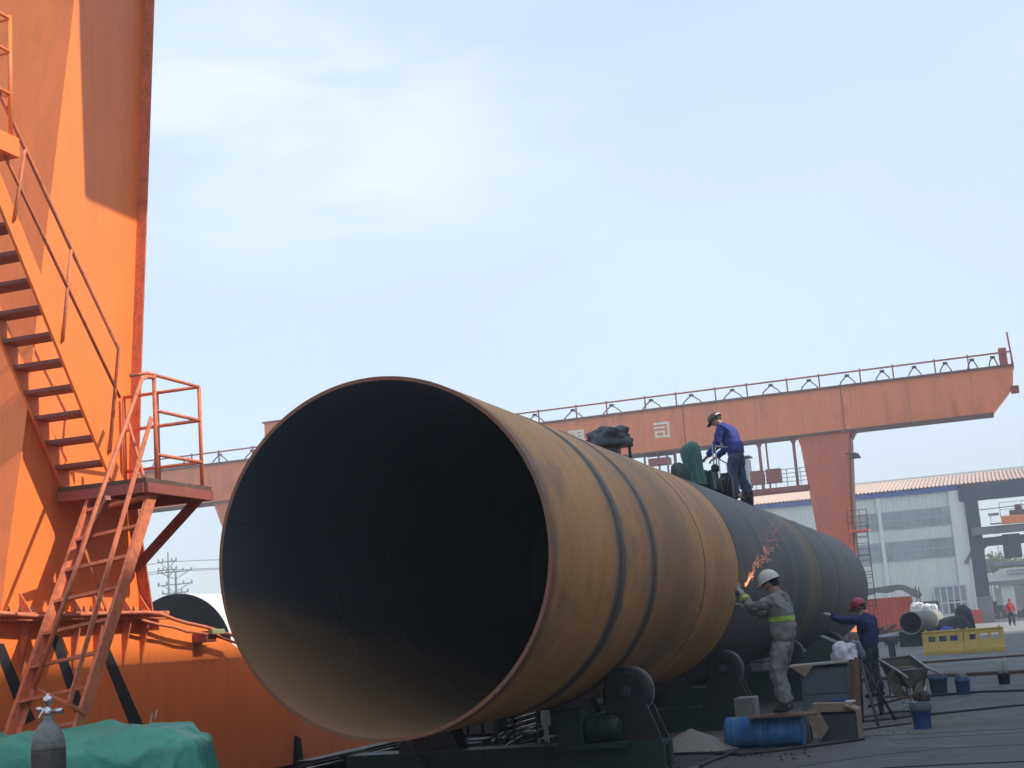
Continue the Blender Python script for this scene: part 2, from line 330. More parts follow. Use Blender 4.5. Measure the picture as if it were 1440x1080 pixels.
OILSHADE = mat('oily_shaded_concrete', (.035, .034, .036), .75, var=.5, scale=1.5, dirt=(.08, .075, .07), dirt_amt=.6)
o = struct(MB().prism([(-8.6, 12.6), (-6.2, 12.2), (-4.3, 13.2), (-3.5, 15.2), (-3.3, 18), (-3.0, 24), (-3.1, 33), (-3.2, 42), (-7.4, 42), (-7.9, 30)], 'Z', .0, .004).build('stain_and_shade', OILSHADE))  # dark sheet under the pipe: painted shade together with oil stain

ROADM = mat('worn_pale_concrete', (.15, .148, .145), .85, var=.3, scale=.5, dirt=(.08, .08, .08), dirt_amt=.7)
o = struct(MB().prism([(-7.2, 40), (-4.5, 35.5), (-1, 34), (3, 36), (12, 35), (12, 80.9), (-8, 80.9)], 'Z', .0, .005).build('road', ROADM))

# ------------------------------------------------------------------ big steel pipe
X0, Z0, Y0, PL, PR = -5.135, 2.313, 11.45, 29.6, 1.6
pipe = thing('steel_pipe', 'huge open steel pipe on rollers, rusty yellow near end and dark grey far end', 'pipe', (X0, Y0, Z0))
mb = MB(); NS = 160; rings = [i*PL/60 for i in range(61)]
vs = []
for y in rings:
    vs += [(X0+PR*cos(2*pi*k/NS), Y0+y, Z0+PR*sin(2*pi*k/NS)) for k in range(NS)]
mb.add(vs, [(i*NS+k, i*NS+(k+1) % NS, (i+1)*NS+(k+1) % NS, (i+1)*NS+k) for i in range(60) for k in range(NS)], True)
vs = []; RI = PR-.034
for r in (RI, PR):
    for y in (0, PL):
        vs += [(X0+r*cos(2*pi*k/NS), Y0+y, Z0+r*sin(2*pi*k/NS)) for k in range(NS)]
fs = []
for k in range(NS):
    k2 = (k+1) % NS
    fs.append((k, k2, 2*NS+k2, 2*NS+k)); fs.append((NS+k, NS+k2, 3*NS+k2, 3*NS+k))
mb.add(vs, fs, False)
mb.build('pipe_shell', PIPEO, pipe)
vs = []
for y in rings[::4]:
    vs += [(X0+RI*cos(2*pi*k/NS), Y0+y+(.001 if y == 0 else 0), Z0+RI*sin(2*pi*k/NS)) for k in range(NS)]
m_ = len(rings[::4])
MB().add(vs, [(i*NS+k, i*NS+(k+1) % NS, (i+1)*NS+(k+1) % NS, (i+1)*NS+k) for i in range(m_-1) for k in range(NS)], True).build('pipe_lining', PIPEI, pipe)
WELD = mat('weld_bead', (.14, .09, .05), .6, .3, var=.4, scale=12)
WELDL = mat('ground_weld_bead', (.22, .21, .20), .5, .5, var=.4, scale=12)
for y, paler_bead in ((2.3, 0), (3.72, 0), (6.5, 0), (8.95, 0), (11.8, 1), (15.0, 1), (18.9, 0), (22.2, 0), (25.5, 1)):  # flag picks the paler metal bead
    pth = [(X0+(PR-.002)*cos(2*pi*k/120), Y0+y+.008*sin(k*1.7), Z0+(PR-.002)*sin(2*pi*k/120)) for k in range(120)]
    MB().tube(pth, .010, 6, closed=True).build('weld_seam', WELDL if paler_bead else WELD, pipe)

for y in (2.3, 3.72, 6.5, 8.95):
    MB().tube([(X0+(RI-.001)*cos(2*pi*k/120), Y0+y+.005*sin(k*1.3), Z0+(RI-.001)*sin(2*pi*k/120)) for k in range(120)], .006, 6, closed=True).build('inner_weld_seam', WELD, pipe)
for a_, y0_, y1_ in ((2.85, 0.02, 2.3), (2.6, 3.72, 6.5)):
    MB().tube([(X0+(RI-.001)*cos(a_), Y0+y0_+(y1_-y0_)*k/20, Z0+(RI-.001)*sin(a_)+.003*sin(k*2)) for k in range(21)], .006, 6).build('inner_weld_seam', WELD, pipe)

# ------------------------------------------------------------------ turning rolls under the pipe
def turning_roll(y, motor, label):
    t = thing('pipe_roller_stand', label, 'roller stand', (X0, y, 0), 'roller stands carrying the huge pipe')
    b = MB(); b.box((X0-2.15, y-.22, .02), (X0+1.55, y-.12, .34), .01); b.box((X0-2.15, y+.12, .02), (X0+1.55, y+.22, .34), .01)
    b.box((X0-2.2, y-.25, 0), (X0+1.6, y+.25, .045), .006); b.box((X0-2.15, y-.12, .29), (X0+1.55, y+.12, .335), 0)
    for k in range(6): b.box((X0-1.9+k*.7, y-.245, .045), (X0-1.87+k*.7, y-.222, .33))
    b.build('base_frame', GREENM, t)
    for s in (-1, 1):
        xc, zc = X0+s*1.165, Z0-1.465
        zc = Z0 - math.sqrt((PR+.262)**2-1.165**2)
        br = MB().prism([(xc-.36, .34), (xc+.36, .34), (xc+.34, .42)]+[(xc+.21*cos(a), zc+.21*sin(a)) for a in [-.35+(pi+.7)*i/16 for i in range(17)]]+[(xc-.34, .42)], 'Y', y-.17, y-.135)
        br.box((xc-.2, y-.163, .34), (xc+.2, y+.163, zc-.30), .01); br.prism([(xc-.36, .34), (xc+.36, .34), (xc+.15, zc+.04), (xc+.09, zc+.12), (xc-.09, zc+.12), (xc-.15, zc+.04)], 'Y', y+.165, y+.2)
        br.build('bracket', DARKER, t)
        w = MB().lathe([(.05, -.125), (.235, -.125), (.26, -.105), (.26, .06), (.235, .08), (.05, .08)], (xc, y, zc), 'Y', 40).build('roller_wheel', RUBBER, t)
        MB().lathe([(.03, -.245), (.055, -.245), (.055, .245), (.03, .245)], (xc, y, zc), 'Y', 16).build('axle', DARK, w)
        MB().lathe([(.06, -.20), (.07, -.18), (.07, -.171)], (xc, y, zc), 'Y', 32).build('hub_plate', DARK, w)
        MB().lathe([(.235, .082), (.268, .082), (.268, .10), (.235, .10)], (xc, y, zc), 'Y', 40).build('rim', STEEL, w)
    if motor:
        mo = MB().lathe([(.10, 0), (.13, .02), (.13, .36), (.10, .40)], (X0+.72, y-.32, .50), 'X', 20)
        for k in range(9): mo.lathe([(.13, 0), (.14, .002), (.14, .012), (.13, .014)], (X0+.78+k*.033, y-.32, .50), 'X', 20)
        mo.box((X0+.45, y-.46, .34), (X0+.74, y-.18, .72), .02); mo.box((X0+.4, y-.46, .30), (X0+1.2, y-.20, .36), .01)
        mo.build('drive_motor', GREENM, t)
    return t
turning_roll(15.25, True, 'first roller stand under the rusty yellow end of the pipe, with green base')
turning_roll(20.9, False, 'second roller stand under the pipe, in the shade behind the blue drum')
turning_roll(27.6, False, 'third roller stand behind the grey-clothed worker and the steel cabinet')
turning_roll(34.6, True, 'fourth roller stand, farthest along the dark end of the pipe')
# rails on which the stands are set
for k, (y, l) in enumerate(((19.0, 'first stack of dark steel sections added left of the pipe to hide pale sunny floor'), (25.5, 'second stack of dark steel sections added left of the pipe to hide pale sunny floor'), (31.5, 'third stack of dark steel sections added left of the pipe to hide pale sunny floor'))):
    q = MB()
    for j in range(4):
        for i in range(5-j % 2): q.box((-7.8+i*.22+.03*j, y+.1*j, .03+j*.2), (-7.62+i*.22+.03*j, y+4.6+.1*i, .2+j*.2), .01)
    single(q, 'dark_section_filler', DARK, l, 'steel stack', (-7.4, y, 0), 'added dark stacks left of the pipe')  # dark stacks added to cover the pale sunny floor behind the pipe
single(MB().box((-10.6, 16.6, 0), (-10.0, 34, .85), .02), 'dark_filler_box', DARK, 'long dark box added behind the running gear of the orange crane to hide sunny floor', 'filler box', (-10.3, 20, 0))  # dark box added to cover sunny ground behind the bogie
q = MB()
for j in range(5): q.box((-12.5+.1*j, 44, .02+j*.28), (-7.2+.08*j, 52-.2*j, .26+j*.28), .01)
single(q, 'dark_plate_filler', DARK, 'stack of dark steel plates added beyond the far end of the pipe to hide pale floor', 'steel stack', (-10, 46, 0))  # stack added to darken the pale gap beyond the pipe
rl = thing('floor_rails', 'pair of dark steel rails lying under the roller stands', 'rails', (X0, 25, 0))
for s in (-1, 1): MB().box((X0+s*.55-.05, 12.6, 0), (X0+s*.55+.05, 38, .018)).build('rail', RUST, rl)

# ------------------------------------------------------------------ near gantry crane
XW = -8.45
cr = thing('gantry_crane', 'bright orange gantry crane leg with stairs and platform, filling the left of the picture', 'crane', (-9.4, 11.5, 0))
near = [(10.58, 2.07), (10.68, 2.6), (10.95, 3.83), (11.23, 5.42), (11.83, 8.46), (12.72, 12.9)]
far = [(13.86, 12.9), (13.19, 9.05), (12.83, 5.58), (12.72, 4.55), (12.60, 3.1), (12.82, 2.07)]
MB().prism(near+far, 'X', -10.2, XW).build('leg_box', ORANGE, cr)
fl = MB()
def strip(pts, x0, x1, th):
    for (a, b) in zip(pts[:-1], pts[1:]):
        d = Vector((b[0]-a[0], b[1]-a[1])); n = Vector((d.y, -d.x)).normalized()*th
        fl.add([(x, p[0]+q*n.x, p[1]+q*n.y) for x in (x0, x1) for p in (a, b) for q in (0, 1)], [(0, 1, 3, 2), (4, 6, 7, 5), (0, 4, 5, 1), (2, 3, 7, 6), (0, 2, 6, 4), (1, 5, 7, 3)])
strip(far, -10.35, XW+.12, -.02 if False else .02)
fl.build('rear_flange', ORANGE_D, cr)
fl = MB(); strip(near, -10.35, XW+.02, -.02); fl.build('front_flange', ORANGE, cr)
# sill beam
sill = [(3.5, .22), (15.55, .22), (15.95, .45), (16.15, .76), (15.75, 1.12), (14.95, 1.55), (14.2, 1.85), (13.35, 1.985), (3.5, 1.985)]
MB().prism(sill, 'X', -10.25, XW).build('sill_beam', ORANGE, cr)
e = MB(); e.box((-10.35, 3.5, 1.987), (XW+.13, 13.1, 2.022)); e.box((-10.35, 10.2, 2.026), (XW+.16, 13.06, 2.066), .004); e.build('bolted_flange', ORANGE_D, cr)
bo = MB()
for px in (12, 28, 45, 88, 107, 118, 128, 148, 166, 178, 188, 198):
    p = P(px, 862, X=XW+.11); bo.lathe([(.017, 0), (.017, .028), (.010, .03), (.010, .055)], (XW+.11, p.y, 2.066), 'Z', 6)
bo.build('flange_bolts', RUST, cr)
for px in (28, 100, 131, 171, 196):
    y = P(px, 868, X=XW).y
    MB().prism([(XW-.0, 2.066), (XW+.13, 2.066), (XW, 2.26)], 'Y', y-.009, y+.009).build('gusset', ORANGE_D, cr)
    MB().prism([(XW-.0, 1.987), (XW+.12, 1.987), (XW, 1.52)], 'Y', y-.011, y+.011).build('gusset', ORANGE_D, cr)
for q in ([(-10, 905), (5, 905), (49, 1012), (33, 1020)], [(68, 888), (84, 896), (124, 1010), (104, 1000)], [(145, 925), (154, 912), (208, 1035), (188, 1035)], [(-60, 905), (-48, 905), (-8, 1012), (-20, 1020)]):
    pts = [P(a, b, X=XW) for a, b in q]
    ym = (pts[0]-pts[3]).length
    MB().prism([(p.y, max(.25, min(1.9, p.z))) for p in pts], 'X', XW+.001, XW+.004).build('warning_stripe', BLACKP, cr)
mk = MB()
for a, b, c, d in ((211, 1018, 214, 1004), (218, 1010, 221, 998)):
    p, q = P(a, b, X=XW+.003), P(c, d, X=XW+.003); mk.bar(p, q, .022, .004, (1, 0, 0))
mk.build('chalk_mark', CREAM, cr)
# conduit along the flange, sagging down the sloping end
pth = [(XW+.2, 9.6, 2.10)] + [tuple(P(a, b, X=XW+.2)) for a, b in ((60, 867), (120, 864), (165, 862), (205, 861), (228, 864), (245, 871), (262, 876), (290, 882), (335, 896))]
MB().tube(pth, .019, 10).build('conduit', ORANGE_D, cr)
pth = [tuple(P(a, b, X=XW+.17)) for a, b in ((200, 872), (222, 878), (245, 882), (262, 888), (300, 893), (335, 905))]
MB().tube(pth, .016, 8).build('conduit', ORANGE_D, cr)
a = P(290, 894, X=XW+.12); MB().box((XW+.02, a.y-.1, a.z-.07), (XW+.18, a.y+.12, a.z+.05), .01).build('junction_box', RAILRED, cr)
a = P(304, 888, X=XW+.2); MB().box((XW+.18, a.y-.14, a.z-.03), (XW+.24, a.y+.12, a.z+.025), .005).build('cable_tag', mat('faded_tag', (.45, .5, .28), .6), cr)
# running gear at the end of the sill
bg = MB().prism([(15.2, .16), (19.9, .16), (20.8, .42), (20.8, .80), (18.6, .93), (16.9, .90), (16.22, .72), (15.9, .45), (15.6, .30)], 'X', -9.9, -8.75).build('bogie_frame', ORANGE_F, cr)
sl = MB().prism([(16.5, .10), (16.72, .10), (16.66, .46), (16.56, .50)], 'X', -8.744, -8.70).build('bogie_slot', DARKER, cr)
for y in (15.9, 18.4):
    w = MB().lathe([(.06, -.1), (.28, -.1), (.28, -.07), (.25, -.07), (.25, .07), (.28, .07), (.28, .1), (.06, .1)], (-9.2, y, .26), 'X', 32).build('rail_wheel', DARK, cr)
MB().box((-9.23, -10, 0), (-9.17, 95, .014)).build('crane_rail', RUST, None)
o = bpy.data.objects['crane_rail']; tag(o, 'rusty steel crane rail set in the ground below the orange crane', 'rail')
# platform
pf = MB().box((-8.42, 11.38, 3.205), (-7.44, 12.56, 3.25), .004).build('platform_deck', RUST, cr)
fr = MB(); fr.box((-7.46, 11.38, 3.11), (-7.42, 12.56, 3.203)); fr.box((-8.42, 12.53, 3.11), (-7.462, 12.57, 3.203)); fr.box((-8.42, 11.36, 3.11), (-7.462, 11.40, 3.203)); fr.build('frame', RAILRED, pf)
rail = MB(); zt = 4.28; zm = 3.93; zl = 3.5; a_, b_, c_, d_ = (-7.5, 11.66), (-7.5, 12.48), (-8.4, 12.48), (-8.4, 11.9)
for (x, y) in (a_, b_, c_, (-8.0, 12.48)): rail.tube([(x, y, 3.25), (x, y, zt)], .02)
for z in (zt, zm, zl):
    rail.tube([(*a_, z), (*b_, z)], .018); rail.tube([(*b_, z), (*c_, z)], .018)
rail.tube([(-7.5, 11.66, zt), (-7.5, 11.55, zt), (-7.62, 11.43, zt-.03)], .018)
rail.build('platform_railing', ORANGE_D, cr)
br = MB().bar(P(283, 697, X=-7.5), P(190, 800, X=-8.42), .075, .075).build('platform_brace', RAILRED, cr)
MB().bar(P(152, 700, X=-7.5), (-8.42, 11.46, 2.35), .05, .05).build('platform_brace', RAILRED, cr)
# upper stairs, climbing towards the camera
TREADM = mat('maroon_tread', (.26, .085, .06), .7, var=.25, scale=6, dirt=(.09, .05, .04))
B = Vector((0, 11.41, 3.44)); T = Vector((0, 10.36, 4.98)); st = (T-B)/7
top = B + st*13
stg = MB(); up = Vector((0, st.z, -st.y)).normalized()
for x in (-7.85, -8.40):
    lo_ = Vector((x, B.y, B.z)) - st*1.1; hi_ = Vector((x, B.y, B.z)) + st*13
    stg.bar(lo_ - up*.01, hi_ - up*.01, .03, .17, (0, 0, 1))
us = stg.build('upper_stair_stringers', ORANGE, cr)
for k in range(13):
    c = B + st*k
    MB().box((-8.383, c.y-.11, c.z-.018), (-7.868, c.y+.11, c.z+.018)).build('tread', TREADM, us)
hr = MB()
hp = [(17, 170), (100, 350), (167, 491)]
H = [P(a, b, X=-7.82) for a, b in hp]; post = P(154, 636, X=-7.82)
ext = H[0] + (H[0]-H[1]).normalized()*1.2
hr.tube([ext, H[0], H[1], H[2], post], .019)
m0 = H[0] + Vector((0, 0, -.48)); m2 = H[2] + Vector((0, 0, -.48)); hr.tube([m0 + (m0-m2).normalized()*1.0, m0, m2], .016)
for (a, b) in (((100, 350), (88, 480)), ((35, 210), (20, 310))): hr.tube([P(*a, X=-7.82), P(*b, X=-7.82)], .016)
hr.build('handrail', ORANGE_D, us)
# upper landing
la = MB().box((-8.42, 8.6, 6.02), (-7.74, 10.0, 6.2), .005).build('upper_landing', ORANGE, cr)
lr = MB()
for y in (9.93, 9.0):
    lr.tube([(-7.78, y, 6.2), (-7.78, y, 7.35)], .02)
for z in (6.6, 7.0, 7.32): lr.tube([(-7.78, 8.6, z), (-7.78, 9.93, z), (-8.4, 9.93, z)], .017)
lr.build('railing', ORANGE, la)
# lower ladder stair, climbing away from the camera
Rb, Rt = Vector((-7.5, 10.38, 1.06)), Vector((-7.5, 11.62, 3.2)); Lb, Lt = Vector((-8.1, 10.26, 1.05)), Vector((-8.1, 11.54, 3.22))
dR = (Rt-Rb)/2.14; dL = (Lt-Lb)/2.17
ls = MB(); ls.bar(Rb-dR*1.03, Rt, .13, .035, (1, 0, 0)); ls.bar(Lb-dL*1.02, Lt, .13, .035, (1, 0, 0))
ls.bar(Rb-dR*1.03+Vector((-.04, .055, 0)), Rt+Vector((-.04, .055, 0)), .012, .06, (1, 0, 0)); ls.bar(Lb-dL*1.02+Vector((.04, .055, 0)), Lt+Vector((.04, .055, 0)), .012, .06, (1, 0, 0))
lo = ls.build('lower_stair_stringers', ORANGE_D, cr)
for k in range(11):
    z = .18+k*.285; a = Rb + dR*(z+.06-1.06); b = Lb + dL*(z-.03-1.05)
    MB().bar(a, b, .14, .028).build('tread', ORANGE_D, lo)
h2 = MB(); 
h2.tube([P(48, 968, X=-8.0), P(100, 820, X=-7.6), P(133, 720, X=-7.41), P(199, 534, X=-7.46), P(206, 530, X=-7.48), P(217, 531, X=-7.5)], .021)
h2.bar(P(97, 990, X=-7.48), P(213, 587, X=-7.48), .055, .012, (1, 0, 0))
h2.bar(P(118, 770, X=-8.0), P(150, 857, X=-8.0), .035, .012, (1, 0, 0)); h2.bar(P(181, 595, X=-7.9), P(205, 680, X=-7.7), .04, .012, (1, 0, 0))
h2.bar(P(97, 990, X=-7.48), P(118, 1003, X=-7.48), .03, .03); h2.bar(P(48, 968, X=-8.06), P(97, 990, X=-7.48), .03, .02)
h2.build('handrail', ORANGE_D, lo)
# girder end overhead, and an unseen box added to cast shade on the leg
MB().box((-14, 11.9, 12.9), (-2.6, 14.6, 15.3), .02).build('girder', ORANGE, cr)
cb = MB().box((-5.2, 11.86, 10.85), (-3.2, 14.4, 12.9), .04); cb.build('leg_shade_box', ORANGE, cr)

# ------------------------------------------------------------------ gas cylinder and tarp heap, bottom left
gl = P(68, 1030, X=-6.15); gx, gy = gl.x, gl.y
gc = thing('gas_cylinder', 'scuffed grey gas cylinder with shiny valve standing before the green tarpaulin', 'gas cylinder', (gx, gy, 0))
R_ = .112
MB().lathe([(.09, 0), (R_, .02), (R_, .99), (R_+.001, 1.0)], (gx, gy, 0), 'Z', 40).build('cylinder_body', CYLBODY, gc)
MB().lathe([(R_, 1.001), (R_*.985, 1.04), (R_*.90, 1.09), (R_*.72, 1.14), (R_*.5, 1.175), (.042, 1.19), (.036, 1.20), (.036, 1.225), (.03, 1.23)], (gx, gy, 0), 'Z', 40).build('shoulder', CYLTOP, gc)
vv = MB().lathe([(.022, 1.23), (.026, 1.235), (.026, 1.27), (.018, 1.275), (.018, 1.31), (.03, 1.312), (.034, 1.33), (.03, 1.352), (.012, 1.358), (.01, 1.375)], (gx, gy, 0), 'Z', 20)
vv.lathe([(.014, 0), (.014, .07), (.019, .071), (.019, .1)], (gx, gy, 1.268), (-1, .2, .05), 16); vv.lathe([(.02, -.1), (.02, -.05), (.013, -.05), (.013, 0)], (gx, gy, 1.262), (-1, -.3, .1), 16)
vv.tube([(gx-.02, gy-.02, 1.27), (gx-.05, gy-.03, 1.22), (gx-.045, gy-.03, 1.19)], .008)
vv.build('valve', CHROME, gc)
hp = P(120, 1045, X=-7.0)
hx, hy = hp.x, hp.y
ax = Vector((cos(.32), sin(.32), 0)); ay = Vector((-sin(.32), cos(.32), 0))
def heap(name, m, label, cat, c, L_, W_, topf, nx=60, ny=44, th=0, wr=.03, group=None):
    vs = []; fs = []; c = Vector(c)
    for i in range(nx+1):
        for j in range(ny+1):
            u = -1+2*i/nx; v = -1+2*j/ny
            h = topf(u, v)
            p = c + ax*u*L_ + ay*v*W_; q = Vector((u*3.1, v*3.1, c.x))
            fold = abs(noise.noise(Vector((u*2.2+v*1.2, v*3+u, 3.3))))*.085 - .02
            fold += max(0, 1-abs(noise.noise(Vector((u*1.1+v*.4, v*3.2-u*1.3, 7.7))))*9)*.055 + max(0, 1-abs(noise.noise(Vector((u*3.4-v*.8, v*1.3+u*.6, 2.7))))*10)*.04
            fold2 = abs(noise.noise(q*1.9))*wr*3
            vs.append((p.x+noise.noise(q)*.04, p.y+noise.noise(q+Vector((5, 5, 5)))*.04, max(.01, c.z+h - (fold+fold2)*min(1, h*2))))
    for i in range(nx):
        for j in range(ny): a = i*(ny+1)+j; fs.append((a, a+ny+1, a+ny+2, a+1))
    mb = MB().add(vs, fs, True)
    return single(mb, name, m, label, cat, (c.x, c.y, 0), group)
def tf(u, v):
    e = min(1, (1-abs(u))/.24); w = min(1, (1-abs(v))/.28)
    base = 1.05 - .04*u + .05*cos(5*u) + .02*sin(9*v+2*u)
    if u > .62: base -= .03
    rd = .045*abs(sin(3.1*u+5*v))+.03*abs(sin(8*u-3*v+1)); return (base-rd+.03)*max(0, min(1, e))**.35*max(0, min(1, w))**.38
# the tarpaulin is dropped as cloth over the stored crates it covers
def drape():
    cc = Vector((hx-.2, hy+.25, 0)); crs = []
    for (u, v, a, b, h) in ((-.62, .0, .62, .60, .98), (.34, .10, .44, .52, .99), (.80, -.1, .20, .40, .90), (-.15, -.45, .35, .2, .90), (.1, .3, .10, .10, 1.06), (-.35, -.2, .06, .06, 1.05), (.55, -.25, .07, .07, 1.03), (-.9, .1, .12, .3, 1.03)):
        o = MB().box((-a, -b, 0), (a, b, h), .03).build('c', ORANGE); o.location = cc + ax*u + ay*v; o.rotation_euler = (0, 0, .32+.1*u); o.modifiers.new('c', 'COLLISION'); o.collision.thickness_outer = .012; crs.append(o)
    fl_ = MB().box((-3, -3, -.2), (3, 3, 0)).build('c', ORANGE); fl_.location = cc; fl_.modifiers.new('c', 'COLLISION'); crs.append(fl_)
    nx, ny = 96, 72; L_, W_ = 2.05, 1.55; vs = [tuple(ax*(-L_+2*L_*i/nx)+ay*(-W_+2*W_*j/ny)+Vector((0, 0, 1.20+.11*noise.noise(Vector((i*.10+j*.05, j*.15, 1)))))) for i in range(nx+1) for j in range(ny+1)]
    o = MB().add(vs, [(i*(ny+1)+j, (i+1)*(ny+1)+j, (i+1)*(ny+1)+j+1, i*(ny+1)+j+1) for i in range(nx) for j in range(ny)], True).build('tarpaulin_heap', TARP); o.location = cc
    c = o.modifiers.new('cl', 'CLOTH'); c.settings.quality = 6; c.settings.mass = .35; c.settings.tension_stiffness = 18; c.settings.compression_stiffness = 18; c.settings.bending_stiffness = .05; c.settings.shear_stiffness = 8
    c.collision_settings.collision_quality = 3; c.collision_settings.distance_min = .012; c.point_cache.frame_start = 1; c.point_cache.frame_end = 60
    SC.frame_start = 1; SC.frame_end = 60
    for f in range(1, 56): SC.frame_set(f)
    dg = bpy.context.evaluated_depsgraph_get(); nm = bpy.data.meshes.new_from_object(o.evaluated_get(dg)); o.modifiers.clear(); o.data = nm; SC.frame_set(1)
    for p_ in nm.polygons: p_.use_smooth = True
    for v in nm.vertices:
        q = Vector((v.co.x*1.5+v.co.y*.5, v.co.y*2.6-v.co.x*1.2, 3.3)); q2 = Vector((v.co.x*3.6-v.co.y, v.co.y*1.7+v.co.x*1.4, 8.1))
        v.co.z += max(0, 1-abs(noise.noise(q))*7)*.035 + max(0, 1-abs(noise.noise(q2))*8)*.02 - .02
    for q in crs: bpy.data.objects.remove(q)
    su = o.modifiers.new('s', 'SUBSURF'); su.levels = su.render_levels = 1
    tag(o, 'creased green tarpaulin draped over a waist-high heap', 'tarpaulin')
drape()

# ------------------------------------------------------------------ far gantry crane
YG = 85.
fc = thing('gantry_crane', 'far orange gantry crane with long girder and lettering, spanning behind the pipe', 'crane', (-8.9, YG, 0))
TL, TR = P(190, 658, Y=YG), P(1423, 520, Y=YG)
def g2(px, py): p = P(px, py, Y=YG); return (p.x, p.z)
ztop = 14.85; zbot = 12.3
gird = [(-62, zbot), (.75, zbot), (2.05, 13.72), (2.2, ztop), (-62, ztop)]
MB().prism(gird, 'Y', YG, YG+1.5).build('girder', ORANGE_F, fc)
gf = MB(); gf.box((-62, YG-.12, ztop), (2.25, YG+1.62, ztop+.12)); gf.box((-62, YG-.1, zbot-.1), (.8, YG+1.6, zbot-.003)); gf.build('girder_flanges', mat('dark_flange_edge', (.16, .075, .07), .6), fc)
rb = MB(); 
for x in [2.0-9.6*k for k in range(7)][1:]: rb.box((x-.03, YG-.025, zbot), (x+.03, YG-.002, ztop-.004))
rb.build('web_joint', RAILRED, fc)
FR = mat('railing_red', (.42, .085, .07), .6)
fr = MB(); RH = .72
fr.bar((-62, YG-.05, ztop+.12+RH), (2.2, YG-.05, ztop+.12+RH), .09, .09)
x = 2.15; k = 0
while x > -60:
    fr.bar((x, YG-.05, ztop+.1), (x, YG-.05, ztop+.12+RH+.12), .08, .08, (0, 1, 0)); x -= 1.86 + .5*(k % 2 == 0) + .012*k; k += 1
fr.build('top_railing', FR, fc)
x = 1.15; k = 0; FD = mat('festoon_dark', (.06, .06, .07), .6, bump=0)
while x > -60:
    zt_ = ztop+.68; w_ = min(.25+.045*k, .62); ca = MB()
    ca.tube([(x-w_, YG+.2, ztop+.12), (x-w_*.75+(.0 if k > 7 else -.03), YG+.2, ztop+.32), (x-.08, YG+.2, zt_-.06), (x+.08, YG+.2, zt_-.06), (x+w_*.75, YG+.2, ztop+.32), (x+w_, YG+.2, ztop+.12)], .04, 6)
    ca.box((x-.13, YG+.1, zt_-.08), (x+.13, YG+.3, zt_+.06)); ca.build('festoon_hanger', FD, fc)
    x -= (1.15, 1.5, 1.75, 1.85, 2.05, 2.25, 2.3, 2.35)[k] if k < 8 else 2.55
    k += 1
MB().box((1.5, YG+.1, ztop+.12), (1.95, YG+.6, ztop+1.15), .03).build('end_stop', FR, fc)
MB().bar((2.2, YG, ztop+.1), (2.1, YG, ztop+2.0), .1, .1, (0, 1, 0)).build('end_post', FR, fc)
MB().box((1.9, YG-.1, 13.3), (2.35, YG+.5, 13.7), .03).build('buffer', RAILRED, fc)
# right leg: wide at the top
MB().prism([(-10.45, zbot-.1), (-7.35, zbot-.1), (-7.45, zbot-.7), (-7.95, 6.0), (-8.2, 1.7), (-9.65, 1.7), (-9.85, 6.0), (-10.3, zbot-.7)], 'Y', YG+.1, YG+1.4).build('leg_box', mat('leg_red_orange', (.66, .15, .07), .6, var=.12, scale=.5, dirt=(.3, .07, .05), dirt_amt=.5, stretch=(1, 1, .4)), fc)
MB().prism([(-7.33, zbot-.1), (-7.0, zbot-.1), (-7.32, zbot-.6)], 'Y', YG+.3, YG+1.2).build('leg_knee', RAILRED, fc)
MB().prism([(-7.43, zbot-.6), (-7.33, zbot-.6), (-8.08, 1.7), (-8.18, 1.7)], 'Y', YG-.02, YG+1.5).build('leg_edge_flange', RAILRED, fc)
lq0, lq1 = P(299, 707, Y=YG).x, P(320, 765, Y=YG)
MB().prism([(lq0, zbot-.1), (lq0+3.2, zbot-.1), (lq0+2.7, 6.0), (lq0+2.5, 1.7), (lq1.x+.15, 1.7), (lq1.x, lq1.z)], 'Y', YG+.1, YG+1.4).build('leg_box', ORANGE_F, fc)
for X_ in (-8.9, -49.9):
    MB().box((X_-.8, YG-5, .35), (X_+.8, YG+7, 1.7), .05).build('sill_beam', ORANGE_F, fc)
    for yy in (YG-4, YG+6): MB().lathe([(.05, -.15), (.32, -.15), (.32, .15), (.05, .15)], (X_, yy, .33), 'X', 24).build('rail_wheel', DARK, fc)
tba, tbb = P(372, 640, Y=YG), P(440, 586, Y=YG)
tb0 = MB().box((tba.x, YG+.1, ztop+.13), (tbb.x, YG+1.4, tbb.z), .05).build('trolley_house', ORANGE_F, fc)
MB().box((tba.x-.12, YG, tbb.z+.003), (tbb.x+.12, YG+1.5, tbb.z+.1), .02).build('roof', RAILRED, tb0)
# caged ladder beside the leg
lad = MB()
lx = P(1212, 745, Y=YG).x
for x in (lx-.32, lx+.32): lad.bar((x, YG-.3, 1.7), (x, YG-.3, 6.6), .05, .05, (0, 1, 0))
for k in range(15): lad.bar((lx-.32, YG-.3, 1.9+k*.33), (lx+.32, YG-.3, 1.9+k*.33), .035, .035)
for k in range(4): lad.tube([(lx-.35, YG-.3, 2.6+k*1.1), (lx-.35, YG-.9, 2.6+k*1.1), (lx+.35, YG-.9, 2.6+k*1.1), (lx+.35, YG-.3, 2.6+k*1.1)], .02, 5)
lad.build('caged_ladder', DARK, fc)
lp = MB(); lz = P(1205, 746, Y=YG).z; lp.box((-8.0, YG-.6, lz-.12), (lx+.45, YG+.3, lz), .02)
lp.bar((lx-.62, YG-.5, lz-1.2), (lx-.5, YG-.5, lz+1.7), .09, .09, (0, 1, 0)); lp.build('ladder_landing', mat('bright_orange_rail', (.75, .16, .05), .5), fc)
lq = MB()
for x in (lx-.7, lx, lx+.42): lq.bar((x, YG-.55, lz), (x, YG-.55, lz+1.15), .04, .04, (0, 1, 0))
